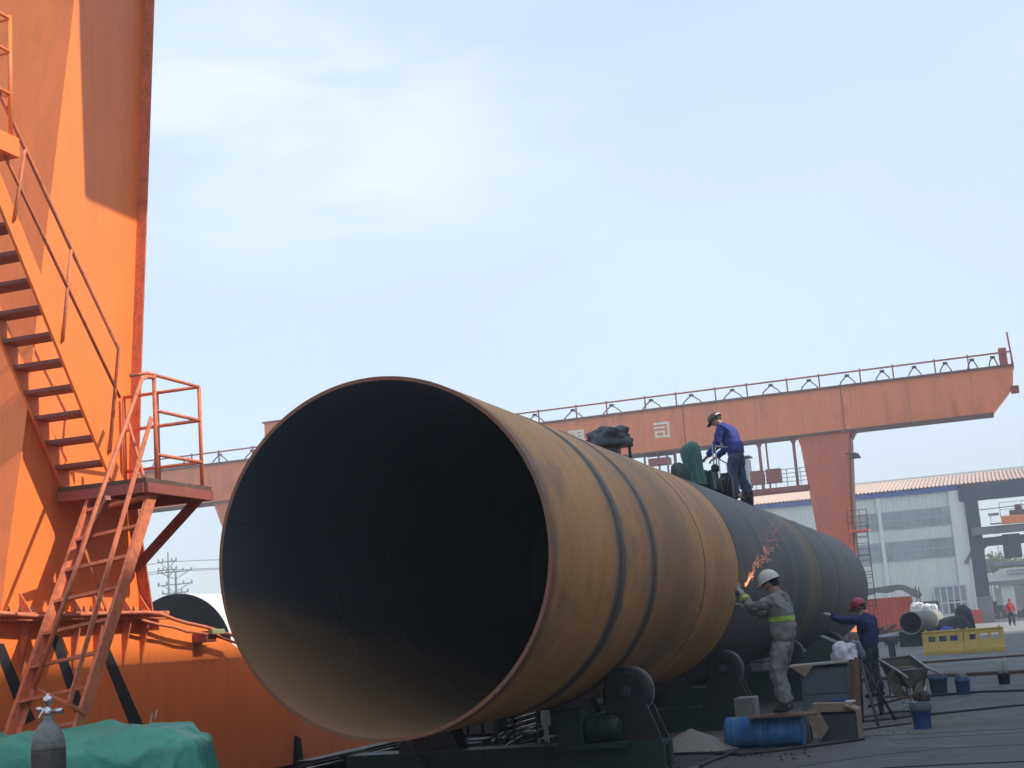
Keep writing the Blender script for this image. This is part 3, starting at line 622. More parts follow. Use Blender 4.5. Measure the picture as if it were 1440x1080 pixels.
for z in (.4, .8, 1.15): lq.bar((lx-.7, YG-.55, lz+z), (lx+.42, YG-.55, lz+z), .035, .035)
lq.build('landing_railing', DARK, fc)
# floodlight
fp = P(1202, 641, Y=YG)
fo = MB(); fo.bar((-7.75, YG-.1, fp.z+.16), (fp.x+.1, YG-.1, fp.z+.16), .06, .06); fo.prism([(fp.x-.32, fp.z-.16), (fp.x+.36, fp.z-.16), (fp.x+.22, fp.z+.12), (fp.x-.2, fp.z+.12)], 'Y', YG-.35, YG+.15)
fo.build('floodlight', DARK, fc)
# suspended maintenance walkway
wz = P(1090, 686, Y=YG).z
wx0, wx1 = -31., -10.0
MB().box((wx0, YG+.1, wz-.28), (wx1, YG+1.3, wz+.02), .02).build('hanging_walkway', RAILRED, fc)
for px in (905, 925, 937, 948, 1040, 1068, 1078, 1117):
    x = P(px, 640, Y=YG).x; hg = MB()
    hg.bar((x, YG+.2, wz), (x, YG+.2, zbot-.1), .17 if px in (1068, 1117, 948) else .10, .12, (0, 1, 0))
    if px in (1068, 1117): hg.prism([(x-.3, zbot-.1), (x+.3, zbot-.1), (x+.09, zbot-.45), (x-.09, zbot-.45)], 'Y', YG+.15, YG+.25)
    hg.build('hanger_post', RAILRED, fc)
hw = MB()
for z in (.3, .55, .8, 1.05): hw.bar((-13.6, YG+.12, wz+z), (wx1+.1, YG+.12, wz+z), .035, .035)
for x in (-13.2, -12.0, -11.3, -10.5, -10.05): hw.bar((x, YG+.12, wz), (x, YG+.12, wz+1.07), .04, .04, (0, 1, 0))
hw.build('walkway_railing', GREYST, fc)
def bxp(px0, px1, py0, py1, Y, dy, name, m, par, bev=.02):
    a, b = P(px0, py1, Y=Y), P(px1, py0, Y=Y)
    return MB().box((a.x, Y, a.z), (b.x, Y+dy, b.z), bev).build(name, m, par)
bxp(1057, 1073, 661, 682, YG, .5, 'control_cabinet', RAILRED, fc); bxp(1078, 1097, 658, 680, YG, .5, 'control_cabinet', RAILRED, fc)
cw = bxp(1034, 1052, 645, 687, YG-.1, .9, 'winch_cabinet', mat('pale_grey_cabinet', (.42, .45, .45), .6, var=.1), fc); bxp(1030, 1054, 640, 645, YG-.2, 1.1, 'cap', DARK, cw)
bxp(905, 944, 636, 641, YG-.1, 1.2, 'hoist_roof', DARK, fc); bxp(912, 940, 642, 655, YG, .8, 'hoist_body', RAILRED, fc)
# lettering on the girder
def letters(txt, x, z, size):
    cu = bpy.data.curves.new('t', 'FONT'); cu.body = txt; cu.size = size; cu.extrude = .012; cu.offset = .035
    to = bpy.data.objects.new('t', cu); COL.objects.link(to)
    bpy.context.view_layer.update()
    me = bpy.data.meshes.new_from_object(to.evaluated_get(bpy.context.evaluated_depsgraph_get()))
    bpy.data.objects.remove(to)
    if len(me.vertices) < 3: return
    xs = [v.co.x for v in me.vertices]; zs = [v.co.y for v in me.vertices]
    me.transform(Matrix.Translation((-(min(xs)+max(xs))/2, -(min(zs)+max(zs))/2, 0))); me.transform(Matrix.Rotation(radians(90), 4, 'X'))
    me.materials.clear(); me.materials.append(CREAM)
    me.transform(Matrix.Translation(Vector((x, YG-.016, z))-Vector(fc.location)))
    lo = bpy.data.objects.new('lettering', me); COL.objects.link(lo); lo.parent = fc
# 司 from broad strokes as painted on the web
def strokes(cx, cz, s, rects, name='lettering'):
    mb = MB()
    for x0, z0, x1, z1 in rects: mb.box((cx+(x0-.5)*s, YG-.012, cz+(z0-.5)*s), (cx+(x1-.5)*s, YG-.003, cz+(z1-.5)*s))
    mb.build(name, CREAM, fc)
c = P(930.5, 604.5, Y=YG); SZ = .98
strokes(c.x, c.z, SZ, [(0, .84, 1, .99), (.86, 0, 1, .837), (.70, 0, .857, .13), (.02, .60, .70, .72), (.04, .02, .17, .45), (.17, .33, .70, .45), (.57, .02, .70, .327), (.17, .02, .567, .14)])
c = P(868, 611, Y=YG); letters('公', c.x, c.z, 1.18)
c = P(812, 617, Y=YG); letters('限', c.x, c.z, 1.18)
c = P(756, 624, Y=YG); letters('有', c.x, c.z, 1.18)

# ------------------------------------------------------------------ warehouse
YW = 130.
wb = P(1372, 868, Y=YW); x1 = -2.45; x0w = -60.
wh = thing('warehouse', 'pale grey-green corrugated warehouse with blue eaves and reddish roof', 'warehouse', (-20, YW, 0))
EZ = P(1349, 689, Y=YW).z
mb = MB(); n = int((x1-x0w)/.25); vs = []; 
for i in range(n*4+1):
    x = x0w + (x1-x0w)*i/(n*4); y = YW - (.05 if i % 4 in (1, 2) else 0)
    vs += [(x, y, 0), (x, y, EZ)]
mb.add(vs, [(2*i, 2*i+2, 2*i+3, 2*i+1) for i in range(n*4)])
mb.box((x0w, YW+.02, 0), (x1, YW+22, EZ-.02)); mb.build('wall', CLAD, wh)
MB().box((x1-1.0, YW-.22, 0), (x1+.12, YW-.06, EZ)).build('corner_trim', CLADTRIM, wh)
MB().box((x0w, YW-.3, EZ), (x1+.1, YW+.1, EZ+.42)).build('eaves_trim', BLUETRIM, wh)
rz = P(1349, 668, Y=YW+11).z
rf = MB(); vs = []; n = 210; xr0, xr1 = x0w, 12.
for i in range(n*4+1):
    x = xr0 + (xr1-xr0)*i/(n*4); dz = .12 if i % 4 in (1,) else 0
    vs += [(x, YW-.6, EZ+.45+dz), (x, YW+11, rz+dz), (x, YW+22.6, EZ+.45+dz)]
rf.add(vs, [(3*i, 3*i+3, 3*i+4, 3*i+1) for i in range(n*4)] + [(3*i+1, 3*i+4, 3*i+5, 3*i+2) for i in range(n*4)]); rf.build('roof', ROOFM, wh)
MB().box((xr0, YW+10.8, rz+.1), (xr1, YW+11.2, rz+.22)).build('ridge_cap', CLADTRIM, wh)
for px in (1237.5, 1182):
    a = P(px, 730, Y=YW); MB().box((a.x-.15, YW-.2, 0), (a.x+.15, YW-.06, EZ)).build('downpipe', CLADTRIM, wh)
def winstrip(xa, xb, za, zb, panes, rows):
    w = MB(); w.box((xa-.06, YW-.10, za-.06), (xb+.06, YW-.055, za)); w.box((xa-.06, YW-.10, zb), (xb+.06, YW-.055, zb+.06))
    for i in range(panes+1):
        x = xa+(xb-xa)*i/panes; w.box((x-.02, YW-.098, za), (x+.02, YW-.057, zb))
    for j in range(1, rows): z = za+(zb-za)*j/rows; w.box((xa, YW-.096, z-.03), (xb, YW-.059, z+.03))
    f = w.build('window', WINFR, wh); MB().box((xa, YW-.085, za), (xb, YW-.056, zb)).build('panes', WINM, f)
zA, zB = P(1290, 741, Y=YW).z, P(1290, 717, Y=YW).z; zC, zD = P(1290, 786, Y=YW).z, P(1290, 760, Y=YW).z
xs = [P(px, 740, Y=YW).x for px in (1241, 1341, 1190, 1235)]
winstrip(xs[0], xs[1], zA, zB, 9, 2); winstrip(xs[2], xs[3], zA, zB, 4, 2); winstrip(xs[0]+.1, xs[1]+.1, zC, zD, 9, 2); winstrip(xs[2], xs[3], zC, zD, 4, 2)
winstrip(-29, -17, zA, zB, 9, 2)
# shop front at the foot of the wall
da, db = P(1316, 853, Y=YW), P(1358, 822, Y=YW)
d = MB(); dz0 = .9
for i in range(6):
    x = da.x+(db.x-da.x)*i/5; d.box((x-.06, YW-.32, 0), (x+.06, YW-.24, db.z))
for z in (dz0, 1.9, db.z): d.box((da.x, YW-.318, z-.06), (db.x, YW-.242, z+.06))
f = d.build('entrance_frame', WHITES, wh); MB().box((da.x, YW-.27, dz0), (db.x, YW-.25, db.z)).build('panes', WINM, f); MB().box((da.x, YW-.31, 0), (db.x, YW-.25, dz0-.07)).build('kick_panel', CLADTRIM, f)
MB().box((da.x+1.2, YW-.29, 0.05), (da.x+2.0, YW-.275, 2.1)).build('door', DARK, f)

# open bay steelwork to the right of the warehouse
bay = thing('crane_bay_frame', 'dark open steel frame of the crane bay, right of the warehouse', 'steel frame', (2, YW+2, 0))
ca_ = P(1362, 760, Y=YW)
MB().box((-2.2, YW-.5, 0), (-1.05, YW+.7, EZ+.1), .03).build('column', NAVYST, bay)
MB().box((-2.2, YW-.6, 0), (-.95, YW+.8, 2.2), .03).build('column_footing', GREYST, bay)
MB().box((-2.6, YW-.4, EZ-1.05), (14, YW+.4, EZ+.3), .03).build('eaves_beam', NAVYST, bay)
rz0 = P(1400, 751, Y=YW).z; rz1 = P(1400, 740, Y=YW).z
rw = MB().box((-1.9, YW-.9, rz0), (14, YW-.55, rz1), .02)
for k in range(18): rw.box((-1.7+k*.9, YW-.95, rz0+.05), (-1.62+k*.9, YW-.9, rz1-.05))
rw.build('runway_beam', GREYST, bay)
MB().bar(P(1358, 792, Y=YW-.3), P(1380, 752, Y=YW-.3), .22, .3).build('bracket', GREYST, bay)
MB().box((-1.3, YW-.3, P(1400, 767, Y=YW).z), (4.0, YW+.5, P(1400, 755, Y=YW).z)).build('lower_beam', NAVYST, bay)
MB().bar(P(1372, 783, Y=YW), P(1392, 760, Y=YW), .25, .3).build('diagonal_brace', NAVYST, bay)
a, b = P(1413, 785, Y=YW), P(1432, 750, Y=YW)
MB().box((a.x, YW-.4, a.z), (b.x+.1, YW+1.0, b.z), .05).build('hanging_hopper', NAVYST, bay)
ld = MB(); lx2 = P(1407, 770, Y=YW).x
for x in (lx2-.22, lx2+.22): ld.bar((x, YW-.3, a.z), (x, YW-.3, b.z), .05, .05, (0, 1, 0))
for k in range(9): ld.bar((lx2-.22, YW-.3, a.z+.15+k*.25), (lx2+.22, YW-.3, a.z+.15+k*.25), .04, .04)
ld.build('ladder', GREYST, bay)
pz = P(1420, 792, Y=YW).z; MB().box((P(1397, 792, Y=YW).x, YW-1.5, pz-.25), (14, YW+2, pz+.1), .02).build('gangway', GREYST, bay)
for z in (P(1390, 702, Y=YW).z, P(1390, 716, Y=YW).z): MB().tube([(-1.0, YW, z), (14, YW, z+.4)], .04, 5).build('tie_cable', GREYST, bay)
# small overhead crane on the runway
oc = thing('overhead_crane', 'small orange overhead crane with dark hoist on the runway, at the right edge', 'crane', (5, YW, rz1))
a = P(1402, 739, Y=YW-.7); z0_ = a.z
MB().box((a.x+.4, YW-1.4, z0_+.05), (12, YW-.6, P(1402, 727, Y=YW-.7).z), .03).build('girder', ORANGE_F, oc)
zz = P(1420, 727, Y=YW-.7).z; ho = MB().box((P(1420, 727, Y=YW).x, YW-1.3, zz), (12, YW-.7, zz+.55), .05)
for k in range(6): ho.lathe([(.22, 0), (.28, .05), (.28, .5), (.22, .55)], (P(1423, 727, Y=YW).x+.3+k*.8, YW-1.0, zz+.75), 'X', 12)
ho.build('hoist', RUST, oc)
rr = MB()
for x in (a.x+.4, a.x+2.2): rr.bar((x, YW-1.4, zz), (x, YW-1.4, zz+1.25), .05, .05, (0, 1, 0))
for z in (.65, 1.25): rr.bar((a.x+.4, YW-1.4, zz+z), (12, YW-1.4, zz+z), .045, .045)
rr.box((a.x-.5, YW-1.4, z0_+.1), (a.x+.35, YW-.8, z0_+.2)); rr.bar((a.x-.45, YW-1.4, z0_+.1), (a.x-.45, YW-1.4, z0_+.9), .05, .05, (0, 1, 0)); rr.box((a.x-.6, YW-1.4, z0_+.85), (a.x+.3, YW-.9, z0_+1.05))
rr.build('railing', GREYST, oc)
# low canopy building beyond
cn = thing('storage_canopy', 'pale flat-roofed canopy seen through the open bay, at the right edge', 'canopy', (4, 168, 0))
YC = 168.
a, b = P(1380, 820, Y=YC), P(1440, 797, Y=YC)
MB().prism([(a.x, a.z), (16, a.z), (16, b.z), (a.x+2.2, b.z)], 'Y', YC, YC+16).build('roof', WHITEP, cn)
MB().box((a.x-.1, YC-.2, a.z-.35), (16, YC-.02, a.z+.08)).build('fascia', GREYST, cn)
for x in (P(1417, 830, Y=YC).x, 12): MB().box((x-.7, YC+.2, 0), (x+.7, YC+1, a.z-.02)).build('pillar', CLADTRIM, cn)
sg = MB(); sa, sb = P(1417, 809, Y=YC-.3), P(1452, 800, Y=YC-.3)
sg.box((sa.x, YC-.4, sa.z), (sb.x, YC-.3, sa.z+.08)); sg.box((sa.x, YC-.4, sb.z), (sb.x, YC-.3, sb.z+.08)); sg.box((sa.x, YC-.4, sa.z), (sa.x+.08, YC-.3, sb.z)); 
for k in range(12): sg.bar((sa.x+.2+k*.3, YC-.35, sa.z), (sa.x+.5+k*.3, YC-.35, sb.z), .06, .06)
sg.build('sign_frame', GREYST, cn)

# ------------------------------------------------------------------ trees, low wall
def tree(x, y, h, r, seed, label):
    rnd = random.Random(seed); t = thing('tree', label, 'tree', (x, y, 0), 'trees beyond the yard')
    tk = MB().tube([(x, y, 0), (x+.1, y, h*.35), (x+.2, y+.1, h*.6)], [.25, .18, .09], 8)
    for k in range(5):
        an = rnd.random()*6.28; tk.tube([(x+.1, y, h*(.35+.05*k)), (x+cos(an)*r*.6, y+sin(an)*r*.6, h*(.55+.07*k))], [.08, .03], 6)
    tk.build('trunk', WOOD, t)
    c = MB(); 
    cl = [(rnd.gauss(0, r*.42), rnd.gauss(0, r*.42), h*(.42+.5*rnd.random()), r*(.25+.3*rnd.random())) for _ in range(16)]
    for cx, cy, cz, rr in cl:
        for _ in range(130):
            d = Vector((rnd.gauss(0, 1), rnd.gauss(0, 1), rnd.gauss(0, .8))).normalized()*rr*(.45+.6*rnd.random())
            p = Vector((x+cx, y+cy, cz))+d; a = Vector((rnd.gauss(0, 1), rnd.gauss(0, 1), rnd.gauss(0, 1))).normalized()*.22; b_ = a.orthogonal().normalized()*.16
            c.add([p-a, p+b_, p+a, p-b_], [(0, 1, 2, 3)])
    c.build('crown', LEAF, t)
for i, (px, dist, h, r) in enumerate(((1385, 215, 7.0, 2.6), (1394, 212, 7.6, 2.8), (1408, 214, 8.0, 2.8), (1421, 205, 8.2, 3.2), (1434, 207, 8.0, 3.0), (1449, 210, 7.6, 3))):
    p = P(px, 840, Y=dist)
    tree(p.x, dist, h, r, 40+i, ('leftmost green tree beyond the far wall, next to the dark bay column', 'second green tree from the bay column, beyond the far wall', 'third green tree from the bay column, beyond the far wall', 'tallest pale green tree beyond the far wall', 'green tree beyond the far wall, last before the picture edge', 'green tree cut off by the right edge')[i])
for i, px in enumerate((1393, 1398, 1404)):
    p = P(px, 840, Y=200); single(MB().box((p.x-.18, 199.8, 0), (p.x+.18, 200.2, 5.6), .03), 'white_post', WHITEP, ('left one of three white posts before the far trees', 'middle one of three white posts before the far trees', 'right one of three white posts before the far trees')[i], 'post', (p.x, 200, 0), 'white posts before the trees')
lw = MB().box((-1.0, 185, 0), (40, 185.4, 3.3), .02); lw.box((-1.1, 184.9, 3.3), (40, 185.5, 3.45)); single(lw, 'boundary_wall', CLADTRIM, 'low pale boundary wall in front of the far trees', 'wall', (10, 185, 0))
def clutter(n, cx, cy, w, dpt, h, name, m, label, cat, seed, group=None):
    rnd = random.Random(seed); mb = MB()
    for _ in range(n):
        x = cx+rnd.uniform(-w, w); y = cy+rnd.uniform(-dpt, dpt); s = rnd.uniform(.25, .6)*h; k = rnd.random()
        t = 1-abs(x-cx)/w*.5
        if k < .5: mb.bar((x-s, y, rnd.uniform(.05, h*.7*t)), (x+s, y+rnd.uniform(-.4, .4), rnd.uniform(.05, h*t)), s*.3, s*.25)
        elif k < .8: mb.box((x-s*.5, y-s*.5, 0), (x+s*.5, y+s*.5, s*t*1.5), .02)
        else: mb.lathe([(s*.35, 0), (s*.4, s*.1), (s*.4, s), (s*.3, s*1.05)], (x, y, 0), 'Z', 10)
    return single(mb, name, m, label, cat, (cx, cy, 0), group)
p = P(1392, 858, Z=0); clutter(22, P(1392, 860, Y=155).x, 155, 1.6, 1, 2.2, 'scrap_pile', DARKER, 'dark pile of stacked goods against the low wall, right of the red bin', 'scrap pile', 3)
clutter(20, P(1430, 860, Y=150).x, 150, 2.8, 1, 1.2, 'scrap_pile', DARK, 'low dark scatter of scrap beyond the person in red', 'scrap pile', 5)

# red bin
p = P(1374, 868, Y=128); rbn = thing('red_bin', 'bright red bin at the foot of the warehouse corner', 'bin', (p.x, 128, 0))
MB().prism([(p.x-.42, 0), (p.x+.42, 0), (p.x+.5, 1.05), (p.x-.5, 1.05)], 'Y', 127.6, 128.4).build('bin_body', RED, rbn); MB().box((p.x-.53, 127.55, 1.055), (p.x+.53, 128.45, 1.15), .03).build('lid', RED, rbn)

# ------------------------------------------------------------------ shipping container and things near it
YK = 92.
ka, kb = P(1226, 874, Y=YK), P(1282, 838, Y=YK); kz = kb.z; kx1 = kb.x; kx0 = kx1-6.06
kt = thing('shipping_container', 'orange-red corrugated shipping container in front of the warehouse', 'container', ((kx0+kx1)/2, YK, 0))
mb = MB(); n = 26; vs = []
for i in range(n*4+1):
    x = kx0+.12+(kx1-kx0-.24)*i/(n*4); y = YK+(.0 if i % 4 in (0, 1) else .05); vs += [(x, y, .15), (x, y, kz-.1)]
mb.add(vs, [(2*i, 2*i+2, 2*i+3, 2*i+1) for i in range(n*4)]); mb.box((kx0+.1, YK+.08, .15), (kx1-.1, YK+2.3, kz-.08)); mb.build('walls', CONTM, kt)
f = MB()
for x in (kx0, kx1-.14): f.box((x, YK-.04, 0), (x+.14, YK+.12, kz))
f.box((kx0+.143, YK-.035, kz-.14), (kx1-.143, YK+.06, kz-.002)); f.box((kx0+.143, YK-.035, .02), (kx1-.143, YK+.06, .16)); f.build('corner_frame', ORANGE_D, kt)
# tarp shelter over the container
tp = MB(); vs = []; nx = 24
zl0 = P(1222, 826, Y=YK-1).z
for i in range(nx+1):
    x = kx0-1+(kx1-kx0+1.5)*i/nx; u = i/nx
    zz_ = kz+.72+.06*sin(u*9)-(.5*max(0, u-.86)/.14)
    vs += [(x, YK-1.2, zz_-.42+.07*sin(u*31)), (x, YK+.6, zz_), (x, YK+2.6, zz_-.3)]
tp.add(vs, [(3*i, 3*i+3, 3*i+4, 3*i+1) for i in range(nx)]+[(3*i+1, 3*i+4, 3*i+5, 3*i+2) for i in range(nx)], True)
ts = thing('tarpaulin_shelter', 'sagging dark grey tarpaulin shelter over the orange container', 'shelter', ((kx0+kx1)/2, YK, 0))
tp.build('tarpaulin', GREYTARP, ts)
for (x, y) in ((kx0-.6, YK-1), (kx1+.35, YK-1), (kx1+.35, YK+2.5)): MB().tube([(x, y, 0), (x, y, kz+.55 if x < kx1+1 else kz+.1)], .045, 6).build('pole', DARK, ts)
MB().box((kx1+.4, YK-.6, .0), (kx1+1.6, YK+1.0, kz-.4), .05).build('side_curtain', TARPD, ts)
clutter(46, P(1240, 893, Y=74).x, 76, 2.2, 2.5, 1.0, 'scrap_pile', RUST, 'low rusty pile of scrap steel in front of the orange container', 'scrap pile', 11)
mb = MB()
for k in range(5): mb.tube([P(1215, 897+k*.6, Y=66), P(1272, 894-k*1.5, Y=65.5+k*.3)], .06, 8)
single(mb, 'tube_bundle', STEEL, 'bundle of thin steel tubes left of the small open pipe', 'tubes', tuple(P(1240, 900, Z=0)))
# white sacks in the sun
wsx = P(1298, 862, Y=84.5).x
def lump(c, s, m, name, label, cat, seed, group=None, amp=.25, sub=3, parent=None):
    bm = bmesh.new(); bmesh.ops.create_icosphere(bm, subdivisions=sub, radius=1)
    for v in bm.verts:
        n = noise.noise(v.co*1.7+Vector((seed, 0, 0)))*amp + noise.noise(v.co*4+Vector((seed, 9, 0)))*amp*.4
        v.co *= 1+n; v.co = Vector((v.co.x*s[0], v.co.y*s[1], max(-.55, v.co.z)*s[2]))
    mb = MB(); bm.verts.index_update(); mb.add([v.co+Vector(c)+Vector((0, 0, .55*s[2])) for v in bm.verts], [[v.index for v in f.verts] for f in bm.faces], True); bm.free()
    if parent: return mb.build(name, m, parent)
    return single(mb, name, m, label, cat, c, group)
LS = (('white sack heap in sunlight, right of the container', (wsx-.25, 84.5, .9)), ('second white sack heap in sunlight, next to the shop front', (wsx+.45, 84.5, .75)))
for i, (l, c) in enumerate(LS):
    o_ = single(MB().box((c[0]-.36, 84.1, 0), (c[0]+.33, 85, 1.86-.12*i), .16), 'white_sack', WHITES, l, 'sack', (c[0], c[1], 0), 'white sacks by the container'); su_ = o_.modifiers.new('s', 'SUBSURF'); su_.subdivision_type = 'SIMPLE'; su_.levels = su_.render_levels = 3; tx_ = bpy.data.textures.new('t', 'CLOUDS'); tx_.noise_scale = .35; di_ = o_.modifiers.new('d', 'DISPLACE'); di_.texture = tx_; di_.strength = .28

# small pipe
ps = P(1281, 881, Y=62.); sr = .475
spz = .98
sp = thing('steel_pipe', 'smaller grey steel pipe with dark open end, on a dark block behind the yellow barriers', 'pipe', (ps.x, 62, spz))
PG = mat('pipe_grey_rust', (.26, .25, .23), .7, var=.2, scale=.9, dirt=(.42, .22, .08), dirt_amt=.8)
mb = MB(); mb.lathe([(sr, 0), (sr, 22)], (ps.x, 62, spz), 'Y', 48); mb.f = mb.f[:-2]; mb.sm = mb.sm[:-2]; mb.mi = mb.mi[:-2]
a = len(mb.v); mb.lathe([(sr-.03, 0.0), (sr-.03, 22)], (ps.x, 62, spz), 'Y', 48); mb.f = mb.f[:-2]; mb.sm = mb.sm[:-2]; mb.mi = mb.mi[:-2]
for k in range(48):
    k2 = (k+1) % 48; mb.f.append([k, k2, a+k2, a+k]); mb.sm.append(False); mb.mi.append(0)
mb.build('pipe_shell', PG, sp)
def saddle(y, l): return single(MB().prism([(ps.x-.55, 0), (ps.x+.55, 0), (ps.x+.55, .62), (ps.x+.3, .62), (ps.x+.15, .52), (ps.x-.15, .52), (ps.x-.3, .62), (ps.x-.55, .62)], 'Y', y-.4, y+.5), 'pipe_support', DARKER, l, 'support block', (ps.x, y, 0), 'blocks under the small pipe')
saddle(62.8, 'dark block under the open end of the small grey pipe'); saddle(80, 'dark block under the far end of the small grey pipe')
for px, Y_, s, m_, l in ((1341, 64, (.8, .6, .75), DARKCLOTH, 'large dark heap beside the small grey pipe, behind the yellow barriers'), (1357, 66, (.45, .5, 1.05), DARKER, 'tall black heap at the end of the small grey pipe'), (1330, 60.5, (.5, .4, .5), mat('blue_sheet', (.04, .07, .28), .7), 'blue sheet heap beside the small grey pipe'), (1318, 60, (.5, .4, .42), GREENM, 'dark green heap between blue sheet and small pipe')):
    lump((P(px, 880, Y=Y_).x, Y_, 0), s, m_, 'covered_heap', l, 'heap', px, None)

# yellow barriers
def barrier(pxa, pxb, label, Y_):
    a, b = P(pxa, 919, Y=Y_), P(pxb, 916, Y=Y_); W = b.x-a.x; Hh = .72; cx = (a.x+b.x)/2
    t = thing('plastic_barrier', label, 'barrier', (cx, Y_, 0), 'yellow plastic barriers on the ground')
    mb = MB()
    prof = [(.24, .0), (.24, .12), (.15, .42), (.10, Hh)]
    # front and back skins pierced by three hand holes near the top
    holes = [(-.27*W, .5), (0.0, .5), (.27*W, .5)]; hw = .095*W
    xs = sorted([-W/2, W/2] + [h[0]+s*hw for h in holes for s in (-1, 1)])
    zs = [0, .12, .38, .42, .60, Hh]
    def yy(z):
        for (y0, z0), (y1, z1) in zip(prof[:-1], prof[1:]):
            if z <= z1+1e-6: return y0+(y1-y0)*(z-z0)/(z1-z0)
        return prof[-1][0]
    for sgn in (-1, 1):
        for i in range(len(xs)-1):
            for j in range(len(zs)-1):
                xm = (xs[i]+xs[i+1])/2
                if j == 3 and any(abs(xm-h[0]) < hw*.99 for h in holes): continue
                mb.add([(cx+x, Y_+sgn*yy(z), z) for x, z in ((xs[i], zs[j]), (xs[i+1], zs[j]), (xs[i+1], zs[j+1]), (xs[i], zs[j+1]))], [(0, 1, 2, 3)])
    for h in holes:
        l, r = cx+h[0]-hw, cx+h[0]+hw
        for za in (.42, .60): mb.add([(l, Y_-yy(za), za), (r, Y_-yy(za), za), (r, Y_+yy(za), za), (l, Y_+yy(za), za)], [(0, 1, 2, 3)])
        for x in (l, r): mb.add([(x, Y_-yy(.42), .42), (x, Y_+yy(.42), .42), (x, Y_+yy(.60), .60), (x, Y_-yy(.60), .60)], [(0, 1, 2, 3)])
    mb.add([(cx-W/2, Y_-.1, Hh), (cx+W/2, Y_-.1, Hh), (cx+W/2, Y_+.1, Hh), (cx-W/2, Y_+.1, Hh)], [(0, 1, 2, 3)])
    for s in (-1, 1): mb.add([(cx+s*W/2, Y_+q*yy(z), z) for q, z in ((-1, 0), (-1, .12), (-1, .42), (-1, Hh), (1, Hh), (1, .42), (1, .12), (1, 0))], [tuple(range(8))])
    mb.build('barrier_body', YEL, t)
    MB().box((cx-W/2, Y_-.13, Hh+.001), (cx+W/2, Y_+.13, Hh+.05), .015).build('top_rim', YEL, t)
    cp = MB()
    for x in (cx-W*.4, cx+W*.4): cp.lathe([(.035, 0), (.04, .01), (.04, .04), (.03, .045)], (x, Y_, Hh+.05), 'Z', 12)
    cp.build('filler_caps', YEL, t)
barrier(1300, 1357, 'left yellow plastic barrier with three hand holes', 49.)
barrier(1358.5, 1415, 'right yellow plastic barrier with three hand holes', 49.)

# ------------------------------------------------------------------ white pipe behind, power poles
wc = P(250, 925, Y=32.); wp = thing('steel_pipe', 'big white-coated pipe with dark open end, behind the orange crane beam', 'pipe', (wc.x, 32, 1.85))
wt = P(256, 834, Y=32.); WR = 1.6; wz_ = wt.z-WR
mb = MB(); mb.lathe([(WR, 0), (WR, 15)], (wc.x, 32, wz_), 'Y', 96); mb.f = mb.f[:-2]; mb.sm = mb.sm[:-2]; mb.mi = mb.mi[:-2]
mb.build('pipe_shell', WHITEP, wp)
mb = MB(); mb.lathe([(WR, -.002), (WR-.03, -.001), (WR-.03, 15)], (wc.x, 32, wz_), 'Y', 96); mb.f = mb.f[:-2]; mb.sm = mb.sm[:-2]; mb.mi = mb.mi[:-2]
mb.build('pipe_lining', DARKER, wp)
for y in (35, 43): single(MB().prism([(wc.x-1.5, 0), (wc.x+1.5, 0), (wc.x+1.3, wz_-.95), (wc.x, wz_-1.61), (wc.x-1.3, wz_-.95)] if wz_ > 1.7 else [(wc.x-1.5, 0), (wc.x+1.5, 0), (wc.x+1.35, .5), (wc.x, max(.05, wz_-1.62)), (wc.x-1.35, .5)], 'Y', y, y+.5), 'pipe_support', CONC, 'concrete saddle under the %s end of the white pipe' % ('near' if y < 40 else 'far'), 'support block', (wc.x, y, 0))
def pylon(px, pyt, Y_, label, big):
    b = P(px, pyt, Y=Y_); H_ = b.z; x = b.x
    t = thing('power_pole', label, 'power pole', (x, Y_, 0)); MB().tube([(x, Y_, 0), (x, Y_, H_)], [.22, .10] if not big else [.28, .13], 8).build('pole', POLEM, t)
    ar = MB()
    for dz, w in (((1.2, 1.3), (2.2, 1.3)) if not big else ((.1, 2.4), (1.6, 2.4), (2.6, 1.8))):
        ar.bar((x-w, Y_-.2, H_-dz), (x+w, Y_-.2, H_-dz), .12, .12)
        for s in (-1, -.5, .5, 1): ar.lathe([(.07, 0), (.12, .1), (.07, .2), (.12, .3), (.05, .35)], (x+s*w*.95, Y_-.2, H_-dz+.06), 'Z', 6)
        ar.bar((x, Y_-.15, H_-dz-.9), (x+w*.8, Y_-.15, H_-dz), .07, .07); ar.bar((x, Y_-.15, H_-dz-.9), (x-w*.8, Y_-.15, H_-dz), .07, .07)
    ar.build('crossarm', POLEM, t); return x, Y_, H_
pA = pylon(236, 776, 150., 'tall thin power pole above the white pipe', False); pB = pylon(247, 803, 148., 'shorter power pole with wide crossarms above the white pipe', True)
for k, (x, y, h) in enumerate(((pA[0], pA[1], pA[2]-1.2), (pA[0], pA[1], pA[2]-2.2), (pB[0], pB[1], pB[2]))):
    pts = [(x-60+120*i/30+0, y-8+16*i/30, h-1.5*(1-abs(((i/15)-1)))*0 - .9*sin(pi*((i/15) % 1))) for i in range(31)]
    single(MB().tube(pts, .035, 4), 'power_line', DARK, ('upper power line strung from the tall pole', 'lower power line strung from the tall pole', 'power line strung over the shorter pole with wide crossarms')[k], 'power line', (x, y, h))

